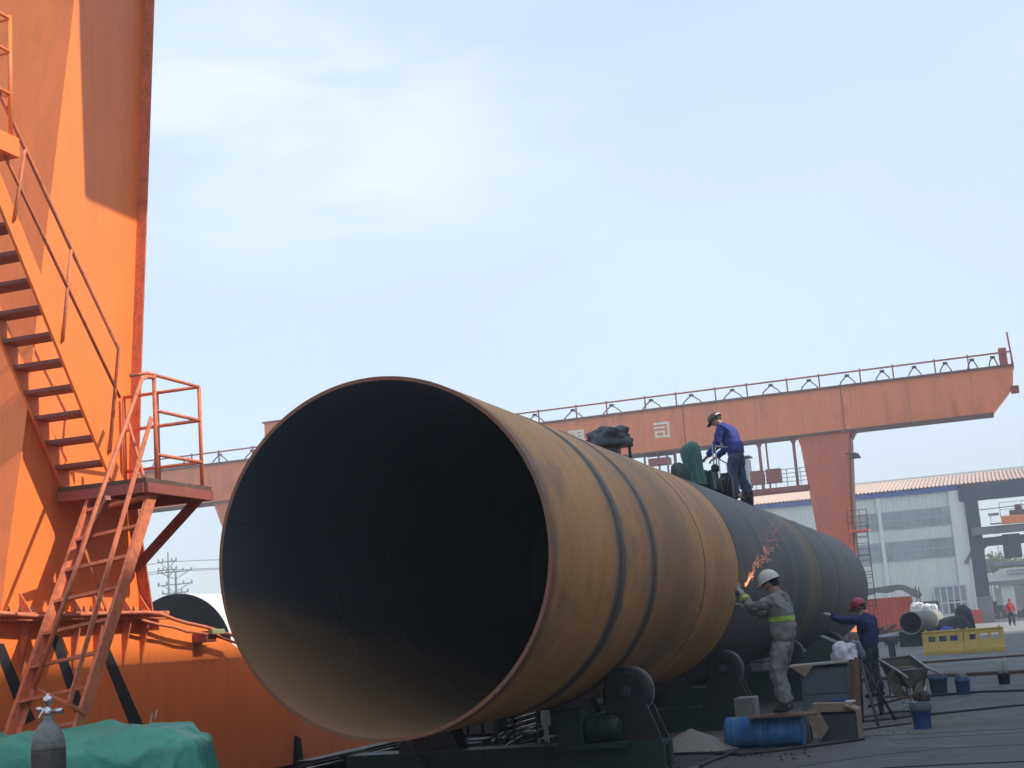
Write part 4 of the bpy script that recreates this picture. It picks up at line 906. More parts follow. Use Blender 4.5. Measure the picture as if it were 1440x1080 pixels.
# ------------------------------------------------------------------ people
def skin_obj(name, vs, es, rs, m, parent, sub=2, wr=0, seed=0, label=None, smooth=True):
    me = bpy.data.meshes.new(name); me.from_pydata([Vector(v) for v in vs], es, [])
    o = bpy.data.objects.new(name, me); COL.objects.link(o)
    mo = o.modifiers.new('s', 'SKIN'); 
    me.skin_vertices  # layer made by the modifier
    for i, r in enumerate(rs):
        sv = me.skin_vertices[0].data[i]; sv.radius = (r, r) if not isinstance(r, tuple) else r; sv.use_root = (i == 0)
    su = o.modifiers.new('u', 'SUBSURF'); su.levels = sub; su.render_levels = sub
    bpy.context.view_layer.update()
    dg = bpy.context.evaluated_depsgraph_get(); nm = bpy.data.meshes.new_from_object(o.evaluated_get(dg)); bpy.data.objects.remove(o)
    nm.name = name; nm.materials.clear(); nm.materials.append(m)
    if wr:
        for v in nm.vertices:
            q = Vector((v.co.x*13+v.co.z*6, v.co.y*13-v.co.z*4, v.co.z*9+seed)); v.co += v.normal*(noise.noise(q)*wr*.6 - max(0, .25-abs(noise.noise(q*.9+Vector((3, 1, 2)))))*wr*2.4 + noise.noise(q*2.6)*wr*.35)
    for p_ in nm.polygons: p_.use_smooth = smooth
    ob = bpy.data.objects.new(name, nm); COL.objects.link(ob)
    if parent: ob.parent = parent
    if label: ob['label'] = label
    return ob
class Sk:
    def __init__(s): s.v = []; s.e = []; s.r = []
    def p(s, co, r, link=None):
        s.v.append(Vector(co)); s.r.append(r); i = len(s.v)-1
        if link is not None: s.e.append((link, i))
        return i
    def chain(s, start, pts):
        i = start
        for co, r in pts: i = s.p(co, r, i)
        return i
def lerp(a, b, t): return Vector(a)*(1-t)+Vector(b)*t
def person(label, loc, rotz, J, mats, hat, group=None, detail=True, gloves=None):
    """J joints in the figure's own frame: x right, y forward, z up. keys pelvis, chest, neck, head, and L/R of sh, el, wr, hd, hip, kn, an, toe"""
    t = thing('person', label, 'person', loc, group); t.rotation_euler = (0, 0, rotz)
    s = Sk(); pel = s.p(J['pelvis'], .095); mid = s.p(lerp(J['pelvis'], J['chest'], .5), .10, pel); ch = s.p(J['chest'], .10, mid); nk = s.p(J['neck'], .055, ch)
    hd = Vector(J['head']); fw = Vector(J['face']).normalized(); up = (hd-Vector(J['neck'])).normalized()
    h0 = s.p(hd-up*.05, .072, nk); h1 = s.p(hd+up*.01, .092, h0); h2 = s.p(hd+up*.075, .082, h1)
    no = s.p(hd+fw*.102-up*.012, .014, h1); chn = s.p(hd+fw*.068-up*.085, .03, h0)
    for k in 'LR':
        sh = s.p(J['sh'+k], .045, ch); el = s.p(J['el'+k], .038, sh); wr = s.p(J['wr'+k], .028, el)
        H_ = Vector(J['hd'+k]); W = Vector(J['wr'+k]); d = (H_-W).normalized(); side = d.cross(Vector((0, 0, 1)) if abs(d.z) < .8 else Vector((0, 1, 0))).normalized(); nrm = side.cross(d)
        pm = s.p(W+d*.05, .034, wr)
        for q, (of, ln) in enumerate(((-.027, .062), (-.009, .074), (.009, .07), (.026, .055))):
            b = s.p(W+d*.09+side*of, .0105, pm); b2 = s.p(W+d*(.09+ln*.5)+side*of*1.1-nrm*.01*(1+q*.2), .0095, b); s.p(W+d*(.09+ln*.85)+side*of*1.1-nrm*.032, .0085, b2)
        tb = s.p(W+d*.05-side*.042-nrm*.008, .012, pm); s.p(W+d*.085-side*.055-nrm*.02, .010, tb)
        hi = s.p(J['hip'+k], .062, pel); kn = s.p(J['kn'+k], .05, hi); an = s.p(J['an'+k], .036, kn)
    skin_obj('body', s.v, s.e, s.r, mats['skin'], t, 2)
    # jacket
    s = Sk(); C_ = Vector(J['chest']); Pv = Vector(J['pelvis'])
    pel = s.p(Pv-(C_-Pv).normalized()*.10, (.17, .155)); a = s.p(lerp(Pv, C_, .3), (.185, .165), pel); b = s.p(lerp(Pv, C_, .7), (.19, .17), a); ch = s.p(C_, (.18, .155), b); nk = s.p(lerp(C_, J['neck'], 1.0), (.066, .066), ch)
    for k in 'LR':
        sh = s.p(J['sh'+k], .096, ch); m1 = s.p(lerp(J['sh'+k], J['el'+k], .5), .083, sh); el = s.p(J['el'+k], .076, m1); m2 = s.p(lerp(J['el'+k], J['wr'+k], .5), .068, el); s.p(lerp(J['el'+k], J['wr'+k], .97), .054, m2)
    jk = skin_obj('jacket', s.v, s.e, s.r, mats['jacket'], t, 3, .026, 3)
    s = Sk(); w0_ = s.p(Pv+Vector((0, 0, .09)), (.14, .125)); pel = s.p(Pv-Vector((0, 0, .0)), (.15, .14), w0_)
    for k in 'LR':
        hi = s.p(J['hip'+k], .12, pel); m1 = s.p(lerp(J['hip'+k], J['kn'+k], .5), .108, hi); kn = s.p(J['kn'+k], .092, m1); m2 = s.p(lerp(J['kn'+k], J['an'+k], .5), .088, kn); s.p(lerp(J['kn'+k], J['an'+k], .97), .08, m2)
    skin_obj('trousers', s.v, s.e, s.r, mats['trousers'], t, 3, .026, 8)
    for k in 'LR':
        A_ = Vector(J['an'+k]); T_ = Vector(J['toe'+k]); d = T_-A_; d.z = 0; d = d.normalized()
        skin_obj('boot', [A_+Vector((0, 0, .03)), A_+Vector((0, 0, -.035))-d*.03, A_+d*.09+Vector((0, 0, -.045)), A_+d*.17+Vector((0, 0, -.05))], [(0, 1), (1, 2), (2, 3)], [.052, .045, .045, .036], BOOT, t, 2)
    if gloves:
        for k in 'LR':
            H_ = Vector(J['hd'+k]); W = Vector(J['wr'+k]); d = (H_-W).normalized(); side = d.cross(Vector((0, 0, 1)) if abs(d.z) < .8 else Vector((0, 1, 0))).normalized(); nrm = side.cross(d)
            s = Sk(); w0 = s.p(W-d*.03, .04); pm = s.p(W+d*.05, .042, w0)
            for q, (of, ln) in enumerate(((-.03, .062), (-.01, .074), (.01, .07), (.03, .055))):
                b = s.p(W+d*.09+side*of, .014, pm); b2 = s.p(W+d*(.09+ln*.5)+side*of*1.1-nrm*.012, .0125, b); s.p(W+d*(.09+ln*.85)+side*of*1.1-nrm*.038, .0115, b2)
            tb = s.p(W+d*.05-side*.047-nrm*.008, .015, pm); s.p(W+d*.085-side*.06-nrm*.02, .0125, tb)
            skin_obj('glove', s.v, s.e, s.r, gloves, t, 2)
    cl_ = Vector(J['neck'])-(hd-Vector(J['neck']))*.12; cw_ = MB().lathe([(.088, -.05), (.078, -.01), (.073, .028), (.066, .03), (.066, -.01)], cl_, tuple(hd-Vector(J['chest'])), 20).build('collar', mats['jacket'], None); cw_.parent = jk
    # face details
    rt = fw.cross(up).normalized()
    ey = MB()
    for s_ in (-1, 1): ey.lathe([(.001, -.008), (.009, -.004), (.011, .0), (.009, .004), (.001, .008)], hd+fw*.083+rt*s_*.032+up*.012, 'Z', 8)
    me = ey.build('eyes', HAIR, None); me.parent = t
    hr = skin_obj('hair', [hd-fw*.02+up*.06, hd-fw*.045-up*.0, hd-fw*.05-up*.05], [(0, 1), (1, 2)], [.088, .075, .05], HAIR, t, 2)
    for s_ in (-1, 1):
        pass
    # helmet
    if hat:
        hm, kind = hat; z = (up*.96-fw*.08).normalized(); x = fw-(fw.dot(z))*z; x.normalize(); y = z.cross(x); c = hd+up*.055-fw*.012
        mb = MB(); n = 28; prof = [(1.0, 0), (.99, .03), (.94, .065), (.82, .10), (.6, .128), (.3, .145), (.02, .15)]; R1, R2 = .132, .112
        vs = []
        for f_, h in prof: vs += [c+x*R1*f_*cos(2*pi*k/n)+y*R2*f_*sin(2*pi*k/n)+z*(h*.95 if kind == 'helmet' else h*.75) for k in range(n)]
        mb.add(vs, [(i*n+k, i*n+(k+1) % n, (i+1)*n+(k+1) % n, (i+1)*n+k) for i in range(len(prof)-1) for k in range(n)], True)
        vs = []
        for k in range(n):
            a_ = 2*pi*k/n; e = .012 + .055*max(0, cos(a_))**2
            if kind == 'cap': e = .002+.07*max(0, cos(a_))**4
            for (q, dz) in ((0, .004), (e, -.006-.012*max(0, cos(a_))), (e, -.012-.012*max(0, cos(a_))), (0, -.004)):
                vs.append(c+x*(R1*.995+q)*cos(a_)+y*(R2*.995+q)*sin(a_)+z*dz)
        mb.add(vs, [(4*k+j, 4*((k+1) % n)+j, 4*((k+1) % n)+(j+1) % 4, 4*k+(j+1) % 4) for k in range(n) for j in range(4)], True)
        if kind == 'helmet': mb.tube([c+x*R1*cos(a_)*.93+z*(.003+.147*sin(a_)) for a_ in [pi*i/14 for i in range(15)]], .008, 6)
        ho = mb.build('helmet' if kind == 'helmet' else 'cap', hm, None); ho.parent = t
        if kind == 'cap':
            bd = MB(); vs = []
            for k in range(n):
                a_ = pi*.72+pi*.56*k/(n-1); vs += [c+x*R1*1.003*cos(a_)+y*R2*1.003*sin(a_)+z*h for h in (.014, .032)]
            bd.add(vs, [(2*k, 2*k+2, 2*k+3, 2*k+1) for k in range(n-1)], True); b_ = bd.build('cap_band', CREAM, None); b_.parent = ho
    return t, jk
def band(parent, c, rx, ry, h, m, tilt=(0, 0, 1), name='reflective_band'):
    z = Vector(tilt).normalized(); x = z.orthogonal().normalized(); x = Vector((1, 0, 0))-z*z.x; x.normalize(); y = z.cross(x); n = 32; vs = []
    for k in range(n):
        a = 2*pi*k/n; w = 1+.02*sin(5*a)
        vs += [Vector(c)+x*rx*w*cos(a)+y*ry*w*sin(a)+z*s*h/2 for s in (-1, 1)]
    me = MB().add(vs, [(2*k, 2*((k+1) % n), 2*((k+1) % n)+1, 2*k+1) for k in range(n)], True)
    for v in me.v: pass
    o = me.build(name, m, None); o.parent = parent; return o

# grey-clothed grinder on the board
GP = P(1110, 1003, Z=.385)
J = dict(pelvis=(0, -.02, .93), chest=(0, -.03, 1.34), neck=(0, .0, 1.52), head=(0, .06, 1.635), face=(0.05, 1, -.05),
 shL=(-.19, -.01, 1.43), elL=(-.22, .24, 1.34), wrL=(-.13, .38, 1.54), hdL=(-.10, .43, 1.63),
 shR=(.19, .0, 1.43), elR=(.22, .22, 1.24), wrR=(.06, .40, 1.36), hdR=(.02, .48, 1.42),
 hipL=(-.095, -.02, .88), knL=(-.12, .06, .49), anL=(-.12, -.02, .10), toeL=(-.15, .14, .05),
 hipR=(.095, -.02, .88), knR=(.12, .12, .49), anR=(.13, .05, .10), toeR=(.15, .21, .05))
gw, gj = person('worker in grey overalls and white helmet grinding the pipe, standing on a board', (GP.x, GP.y, .385), radians(78), J, dict(skin=SKIN, jacket=GREYCLOTH, trousers=GREYCLOTH), (WHITEHAT, 'helmet'), gloves=GLOVE)
gw.scale = (1.08, 1.05, .95)
def wrapband(jacket, parent, zlo, zhi, m, off=.006, cond=None, axis=Vector((0, 0, 1)), name='reflective_band'):
    "tape made of the cloth's own faces lifted a little"
    me = jacket.data; bm = bmesh.new(); bm.from_mesh(me); bm.normal_update()
    # cut clean edges at the two heights
    for z in (zlo, zhi): bmesh.ops.bisect_plane(bm, geom=list(bm.verts)+list(bm.edges)+list(bm.faces), plane_co=axis*z, plane_no=axis)
    vs = []; fs = []; mp = {}
    for f in bm.faces:
        c = f.calc_center_median(); d = c.dot(axis)
        if zlo < d < zhi and (cond is None or cond(c)):
            idx = []
            for v in f.verts:
                if v.index < 0 or v not in mp: mp[v] = len(vs); vs.append(v.co+v.normal*off)
                idx.append(mp[v])
            fs.append(idx)
    bm.free()
    if not fs: return
    o = MB().add(vs, fs, True).build(name, m, None); o.parent = parent
wrapband(gj, gw, 1.16, 1.22, HIVIS, cond=lambda c: abs(c.x) < .3 and c.y < .2)
dL_ = (Vector(J['wrL'])-Vector(J['elL'])).normalized(); s0 = Vector(J['elL']).dot(dL_)
wrapband(gj, gw, s0+.15, s0+.20, HIVIS, cond=lambda c: c.x < -.02 and c.y > .2, axis=dL_)
# angle grinder in his hands (world coordinates through his frame)
def toworld(t, p): return Matrix.LocRotScale(t.location, t.rotation_euler, t.scale) @ Vector(p)
hL = toworld(gw, (-.06, .46, 1.56)); tip = P(1047, 824, X=-3.50)
ag = thing('angle_grinder', 'small angle grinder held against the pipe by the grey-clothed worker', 'grinder', tuple(hL))
dg_ = (tip-hL).normalized()
MB().tube([hL-dg_*.14, hL-dg_*.02, hL+dg_*.06], [.028, .032, .026], 12).build('motor_body', DARK, ag)
MB().tube([hL+dg_*.06, hL+dg_*.13], [.03, .022], 12).build('gear_head', STEEL, ag)
MB().lathe([(.001, -.003), (.06, -.003), (.06, .003), (.001, .003)], hL+dg_*.12+Vector((-.03, 0, 0)), (1, .1, .2), 24).build('disc', RUST, ag)
# sparks
rnd = random.Random(5); sk0 = P(1047, 824, X=-3.50)
sa_ = P(1070, 785, X=-3.42)-sk0
sp_ = MB()
for i in range(170):
    t_ = rnd.random()**1.25; ln = .02+.05*rnd.random()
    d = (sa_.normalized()+Vector((rnd.gauss(0, .12), rnd.gauss(0, .25), rnd.gauss(0, .13)))).normalized()
    c = sk0+sa_*t_*1.35+Vector((rnd.gauss(0, .055*t_+.008), rnd.gauss(0, .05*t_+.01), rnd.gauss(0, .07*t_+.006)))
    c.x = max(c.x, -3.52+ .02); sp_.bar(c, c+d*ln*1.3, .0022, .0022)
for i in range(90):
    t_ = .9+rnd.random()*1.0; c = sk0+sa_*t_*1.15+Vector((abs(rnd.gauss(0, .06)), rnd.gauss(0, .1), rnd.gauss(0, .15)+.05)); d = Vector((rnd.gauss(0, .3), rnd.gauss(0, .3), rnd.gauss(0, 1))).normalized()
    sp_.bar(c, c+d*.02, .0022, .0022)
n0 = len(sp_.f)
for i in range(34):
    t_ = rnd.random()**1.6*.4; ln = .04+.08*rnd.random(); d = (sa_.normalized()+Vector((rnd.gauss(0, .08), rnd.gauss(0, .12), rnd.gauss(0, .08)))).normalized()
    c = sk0+sa_*t_+Vector((abs(rnd.gauss(0, .012)), rnd.gauss(0, .015), rnd.gauss(0, .015))); sp_.bar(c, c+d*ln, .0018, .0018)
for i in range(n0, len(sp_.f)): sp_.mi[i] = 1
so = single(sp_, 'sparks', [emis('glowing_sparks', (1, .30, .12), .5), emis('white_hot_sparks', (1, .50, .24), 1.5)], 'orange sparks flying up from the grinder', 'sparks', tuple(sk0)); so['kind'] = 'stuff'

# worker on top of the pipe
TP = P(1033, 689, X=-4.72); tz = Z0+math.sqrt(PR**2-(-4.72-X0)**2)
J = dict(pelvis=(0, -.10, .90), chest=(0, .02, 1.29), neck=(0, .12, 1.45), head=(0, .20, 1.54), face=(0, .8, -.75),
 shL=(-.19, .06, 1.37), elL=(-.22, .16, 1.04), wrL=(-.16, .36, .88), hdL=(-.14, .43, .84),
 shR=(.19, .06, 1.37), elR=(.22, .14, 1.04), wrR=(.17, .36, .88), hdR=(.15, .43, .84),
 hipL=(-.095, -.10, .86), knL=(-.11, -.02, .48), anL=(-.12, -.06, .09), toeL=(-.14, .10, .05),
 hipR=(.095, -.10, .86), knR=(.13, -.08, .48), anR=(.15, -.18, .09), toeR=(.17, -.03, .05))
person('worker in blue jacket bending over machinery on top of the pipe', (TP.x, TP.y, tz-.01), radians(78), J, dict(skin=SKIN, jacket=BLUECLOTH, trousers=SLATECLOTH), (DARKHAT, 'cap'))[0].scale = (1.20, 1.16, 1.06)

# worker in blue with red helmet
RP = P(1232, 982, Z=0)
J = dict(pelvis=(0, -.0, .93), chest=(0, .02, 1.33), neck=(0, .05, 1.49), head=(0, .11, 1.60), face=(-.1, 1, -.1),
 shL=(-.19, .04, 1.40), elL=(-.22, .33, 1.40), wrL=(-.20, .57, 1.52), hdL=(-.18, .65, 1.56),
 shR=(.19, .02, 1.40), elR=(.24, -.02, 1.12), wrR=(.18, .20, .97), hdR=(.15, .27, .95),
 hipL=(-.095, 0, .88), knL=(-.11, .05, .49), anL=(-.11, -.02, .10), toeL=(-.13, .15, .05),
 hipR=(.095, 0, .88), knR=(.11, .03, .49), anR=(.13, -.06, .10), toeR=(.15, .11, .05))
bw, bj = person('worker in navy overalls and red helmet reaching out to the far part of the pipe', (RP.x, RP.y, 0), radians(70), J, dict(skin=SKIN, jacket=NAVYCLOTH, trousers=DARKCLOTH), (REDHAT, 'helmet'), gloves=GLOVE)
bw.scale = (1.1, 1.05, 1.0)
nb = MB(); nb.lathe([(.085, 0), (.09, .03), (.075, .06), (.06, .075)], (0, .055, 1.44), 'Z', 16); o = nb.build('neck_cloth', mat('yellow_cloth', (.55, .47, .12), .8), None); o.parent = bw
# distant person in red
DP = P(1424, 880, Z=0)
J = dict(pelvis=(0, 0, .93), chest=(0, 0, 1.33), neck=(0, .02, 1.49), head=(0, .05, 1.60), face=(0, 1, 0),
 shL=(-.19, 0, 1.40), elL=(-.25, .02, 1.14), wrL=(-.24, .12, .92), hdL=(-.24, .15, .84), shR=(.19, 0, 1.40), elR=(.26, -.03, 1.14), wrR=(.25, .08, .92), hdR=(.25, .1, .84),
 hipL=(-.095, 0, .88), knL=(-.11, .10, .49), anL=(-.11, .08, .10), toeL=(-.12, .24, .05), hipR=(.095, 0, .88), knR=(.11, -.02, .49), anR=(.11, -.12, .10), toeR=(.12, .04, .05))
person('distant person in red jacket and dark trousers near the right edge', (DP.x, DP.y, 0), radians(200), J, dict(skin=SKIN, jacket=REDCLOTH, trousers=DARKCLOTH), (REDHAT, 'helmet'))

# ------------------------------------------------------------------ things on top of the pipe
cmx = P(856, 620, X=-5.0); cy_ = cmx.y; topz = Z0+PR
cm = thing('covered_machine', 'dark tarpaulin tied over a small machine on top of the yellow part of the pipe', 'machine', (-5.0, cy_, topz))
tz_ = P(856, 598, X=-5.0).z
lump((-5.0, cy_, tz_-.34), (.34, .26, .20), TARPD, 'cover', '', '', 6, parent=cm, amp=.35, sub=4)
MB().box((-5.08, cy_-.12, topz-.01), (-4.86, cy_+.12, tz_-.15), .02).build('machine_body', TARPD, cm)
MB().tube([(-4.72, cy_+.05, topz-.06), (-4.72, cy_+.05, tz_-.16)], .022).build('stand_post', DARK, cm)
gm = thing('welding_machine', 'welding carriage under a green canvas hood, in front of the blue-jacketed worker on the pipe', 'welding machine', (-4.85, 24.6, topz-.03))
gx_ = P(975, 640, X=-4.85); gY = gx_.y; ztp = P(975, 622, X=-4.85).z
gm.location = (-4.85, gY, topz-.03)
def hood(c, w, d, h, m, parent, seed):
    vs = []; fs = []; n = 64; rows = 14
    for j in range(rows+1):
        t = j/rows; sc = (1.10-.22*t+.08*sin(t*7+seed)) if t < .8 else (1.10-.22*.8+.08*sin(.8*7+seed))*math.sqrt(max(0.04, 1-((t-.8)/.205)**2))
        for k in range(n):
            a = 2*pi*k/n; r = 1+(.20*abs(sin(a*3.5+seed+t*.8))-.1+.07*sin(a*11+t*3))*(1-t*.35)+.08*noise.noise(Vector((cos(a)*2, sin(a)*2, t*3+seed)))
            vs.append((c[0]+w*sc*r*cos(a)+.015*sin(t*5), c[1]+d*sc*r*sin(a), c[2]+h*t*(1+.03*cos(a))))
    for j in range(rows):
        for k in range(n): fs.append((j*n+k, j*n+(k+1) % n, (j+1)*n+(k+1) % n, (j+1)*n+k))
    fs.append([rows*n+k for k in range(n)])
    return MB().add(vs, fs, True).build('canvas_hood', m, parent)
hood((-4.88, gY, topz+.02), .17, .22, ztp-topz-.02, mat('green_canvas', (.045, .15, .12), .7, var=.35, scale=7, bump=.8, fine=14, stretch=(1, 1, .5)), gm, 2)
lump((-5.05, gY-.45, topz-.08), (.16, .34, .30), GREENM, 'cable_drum', '', '', 3, parent=gm)
b = MB().box((-4.95, gY+.25, topz-.05), (-4.6, gY+.65, topz+.28), .03); b.lathe([(.11, 0), (.13, .02), (.13, .22), (.11, .24)], (-4.72, gY+.75, topz+.1), 'Y', 20); b.build('carriage', GREENM, gm)
b = MB(); 
for (x, y, z, r) in ((-4.75, gY+1.1, .12, .12), (-4.8, gY+1.35, .32, .09), (-4.7, gY+1.2, .42, .07), (-4.72, gY+1.5, .1, .13), (-4.85, gY+1.0, .3, .08)):
    b.lathe([(r*.5, -.1), (r, -.08), (r, .08), (r*.5, .1)], (x, y, topz+z), 'Y', 16)
b.box((-4.85, gY+.95, topz-.02), (-4.62, gY+1.6, topz+.08), .01); b.build('wire_feeder', DARKER, gm)
b = MB(); hz = P(1004, 629, X=-4.8).z
for y in (gY+1.35, gY+1.65): b.tube([(-4.75, y, topz-.02), (-4.75, y, hz)], .014)
b.tube([(-4.75, gY+1.35, hz), (-4.75, gY+1.65, hz), (-4.62, gY+2.2, hz+.02)], .014); b.build('handle_frame', STEEL, gm)
b = MB().box((-4.72, gY+1.62, topz-.1), (-4.5, gY+1.85, topz+.30), .02); b.box((-4.70, gY+1.64, topz+.30), (-4.54, gY+1.82, topz+.36), .01); b.build('control_box', DARKER, gm)
for k in range(3): MB().tube([Vector((-4.62+.03*k, gY+1.05+.25*k, topz+.05)) + Vector((.05*sin(a_), .20*cos(a_), .20*sin(a_))) for a_ in [2*pi*i/18 for i in range(18)]], .014, 6, closed=True).build('cable_loop', RUBBER, gm)
MB().tube([(-4.75, gY+1.2, topz+.35), (-4.7, gY+1.5, topz+.2), (-4.55, gY+2.1, topz-.02), (-4.5, gY+3.0, topz-.06)], .016, 6).build('cable', RUBBER, gm)
gr2 = MB()
for yy in (gY+.95, gY+1.75): gr2.tube([(-4.58, yy, topz-.08), (-4.58, yy, topz+.55)], .012, 6)
for zz in (.2, .55): gr2.tube([(-4.58, gY+.95, topz+zz), (-4.58, gY+1.75, topz+zz)], .012, 6)
gr2.build('guard_rail', STEEL, gm)
lump((-4.6, TP.y+.75, topz-.14), (.10, .22, .36), DARKCLOTH, 'tool_bag', 'dark tool bag hanging behind the worker on top of the pipe', 'bag', 4)

# ------------------------------------------------------------------ ground clutter on the right of the pipe
# blue drum
dc = P(1072, 1056, Z=0); DR = .185
da_, db_ = P(1022, 1054, Z=.0), P(1124, 1050, Z=.0); dd = (db_-da_).normalized(); dd.z = 0; L_ = .94
c0 = Vector((da_.x, da_.y+.19, DR)); 
dr = thing('blue_drum', 'scuffed blue drum lying on its side under the standing board', 'drum', (c0.x+.4, c0.y, 0))
prof = [(DR*.9, 0), (DR*.93, -.008), (DR, .0), (DR, .03)]
for k in (1, 2, 3, 4): prof += [(DR, k*.19-.02), (DR+(.007 if k in (2, 3) else -.003), k*.19), (DR, k*.19+.02)]
prof += [(DR, L_-.03), (DR+.004, L_-.01), (DR*.95, L_), (DR*.9, L_-.012)]
MB().lathe(prof, c0, tuple(dd), 40).build('drum_shell', BLUEP, dr)
MB().lathe([(.001, 0), (DR*.9, 0)], c0+dd*.01, tuple(dd), 32).build('drum_end', DARK, dr)
# board on drum and block
bp0, bp1 = P(1058, 1015, Z=.385), P(1140, 1000, Z=.385)
bd = MB(); cc = Vector((GP.x-.05, GP.y-.05, .372)); 
bd.bar(cc-dd*.42+Vector((0, -.10, 0)), cc+dd*.40+Vector((0, .0, 0)), .34, .024); single(bd, 'standing_board', WOOD, 'brown wooden board on the blue drum, under the feet of the grey-clothed worker', 'board', tuple(cc))
bk = MB(); s_ = P(1047, 1010, Z=.05); bx_ = P(1052, 1012, X=-3.2)
single(MB().box((-3.42, 18.4, 0), (-3.16, 18.75, .56), .012), 'concrete_block', CONC, 'pale upright concrete block behind the blue drum', 'block', (-3.29, 18.5, 0))
single(MB().box((-2.95, 17.95, 0), (-2.45, 18.25, .36), .01), 'support_crate', WOOD, 'rough timber block under the back of the standing board', 'crate', (-2.7, 18.1, 0))
# sand pile
def cone(c, r, h, m, name, label, cat, seed, ell=1.):
    vs = []; n = 48; rows = 14
    for j in range(rows+1):
        t = j/rows
        for k in range(n):
            a = 2*pi*k/n; rr = r*t*(1+.12*noise.noise(Vector((cos(a)*1.5, sin(a)*1.5, seed)))); x, y = cos(a)*rr, sin(a)*rr*ell
            z = h*(1-t)**.95*(1+.08*noise.noise(Vector((x*5, y*5, seed)))) + .002
            vs.append((c[0]+x, c[1]+y, z))
    return single(MB().add(vs, [(j*n+k, j*n+(k+1) % n, (j+1)*n+(k+1) % n, (j+1)*n+k) for j in range(rows) for k in range(n)], True), name, m, label, cat, (c[0], c[1], 0))
sc_ = P(966, 1058, Z=0); cone((sc_.x+.0, sc_.y+.32, 0), .56, .26, SAND, 'sand_heap', 'small pale cone of sand between roller stand and blue drum', 'sand', 4)
# cardboard boxes
bxc = P(1178, 1043, Z=0); bx = thing('open_box', 'dark open box draped with torn cardboard, right of the blue drum', 'box', (bxc.x, bxc.y+.2, 0))
a, b = P(1153, 1043, Z=0), P(1207, 1041, Z=0)
q = MB(); x0_, x1_, y0_, y1_ = a.x, b.x, a.y+.02, a.y+.42; hb = .34
q.box((x0_, y0_, 0), (x1_, y0_+.015, hb-.03)); q.box((x0_, y1_-.015, 0), (x1_, y1_, hb)); q.box((x0_, y0_+.016, 0), (x0_+.015, y1_-.016, hb-.01)); q.box((x1_-.015, y0_+.016, 0), (x1_, y1_-.016, hb-.01)); q.box((x0_+.016, y0_+.016, .002), (x1_-.016, y1_-.016, .02)); q.build('box_shell', DARK, bx)
q = MB(); q.bar((x0_-.06, y0_+.18, hb+.06), (x1_-.05, y0_+.22, hb+.045), .26, .10); f_ = q.build('cardboard_roll', CARD, bx); rough(f_, .012, 6)
q = MB().add([(x0_-.09, y0_-.03, hb+.06), (x0_+.02, y0_-.035, hb+.05), (x0_+.13, y0_-.05, .16), (x0_+.02, y0_-.06, .02), (x0_-.01, y0_-.05, .1), (x0_-.13, y0_-.04, .25)], [(0, 1, 2, 3, 4, 5)]); 
vs2 = [v+Vector((0, -.012, 0)) for v in q.v]; q.add(vs2, [(0, 1, 2, 3, 4, 5)]); q.build('torn_flap', CARD, bx)
q = MB(); q.prism([(x1_+.002, 0), (x1_+.016, 0), (x1_+.03, hb+.02), (x1_-.12, hb+.09), (x1_-.14, hb+.075), (x1_+.006, hb)], 'Y', y0_-.02, y1_).build('side_flap', CARD, bx)
single(MB().box((x0_+.34, y0_+.12, hb+.1), (x0_+.46, y0_+.2, hb+.125), .004), 'paper_scrap', WHITES, 'small white scrap of paper on the cardboard', 'paper', (x0_+.4, y0_+.15, hb+.1))
# steel cabinet with board on top
ca, cb_ = P(1130, 1000, Y=21.6), P(1196, 990, Y=21.6)
cz = P(1165, 938, Y=21.6).z
cab = thing('steel_cabinet', 'grey sheet-steel cabinet with a pale board on top, behind the open box', 'cabinet', ((ca.x+cb_.x)/2, 21.9, 0))
q = MB().box((ca.x, 21.6, .03), (cb_.x, 22.2, cz), .01); q.build('cabinet_body', GALV, cab)
q = MB(); q.box((ca.x+.02, 21.585, .1), (cb_.x-.03, 21.599, .36), .004); q.box((ca.x+.02, 21.585, .39), (cb_.x-.03, 21.599, cz-.03), .004); q.build('door', GALV, cab)
q = MB().box((ca.x+.42, 21.56, .18), (ca.x+.66, 21.583, .30), .005); q.build('name_plate', BLUEB, cab)
tb_ = MB().prism([(ca.x-.18, 0), (cb_.x+.06, 0), (cb_.x+.06, .025), (ca.x-.18, .025)], 'Y', 21.5, 22.3)
for v in tb_.v: v.z += cz+.01+(v.x-ca.x)*.03+.02
single(tb_, 'loose_board', mat('pale_board', (.40, .37, .33), .8, var=.15), 'pale loose board lying on the steel cabinet', 'board', (ca.x, 21.9, cz))
q = MB().add([(ca.x-.1, 21.49, cz+.03), (ca.x+.22, 21.49, cz+.035), (ca.x+.10, 21.47, cz-.12)], [(0, 1, 2)]); q.add([v+Vector((0, -.006, 0)) for v in q.v], [(2, 1, 0)]); single(q, 'torn_sheet', CARD, 'torn corner of sheet hanging over the cabinet edge', 'sheet', (ca.x, 21.49, cz))
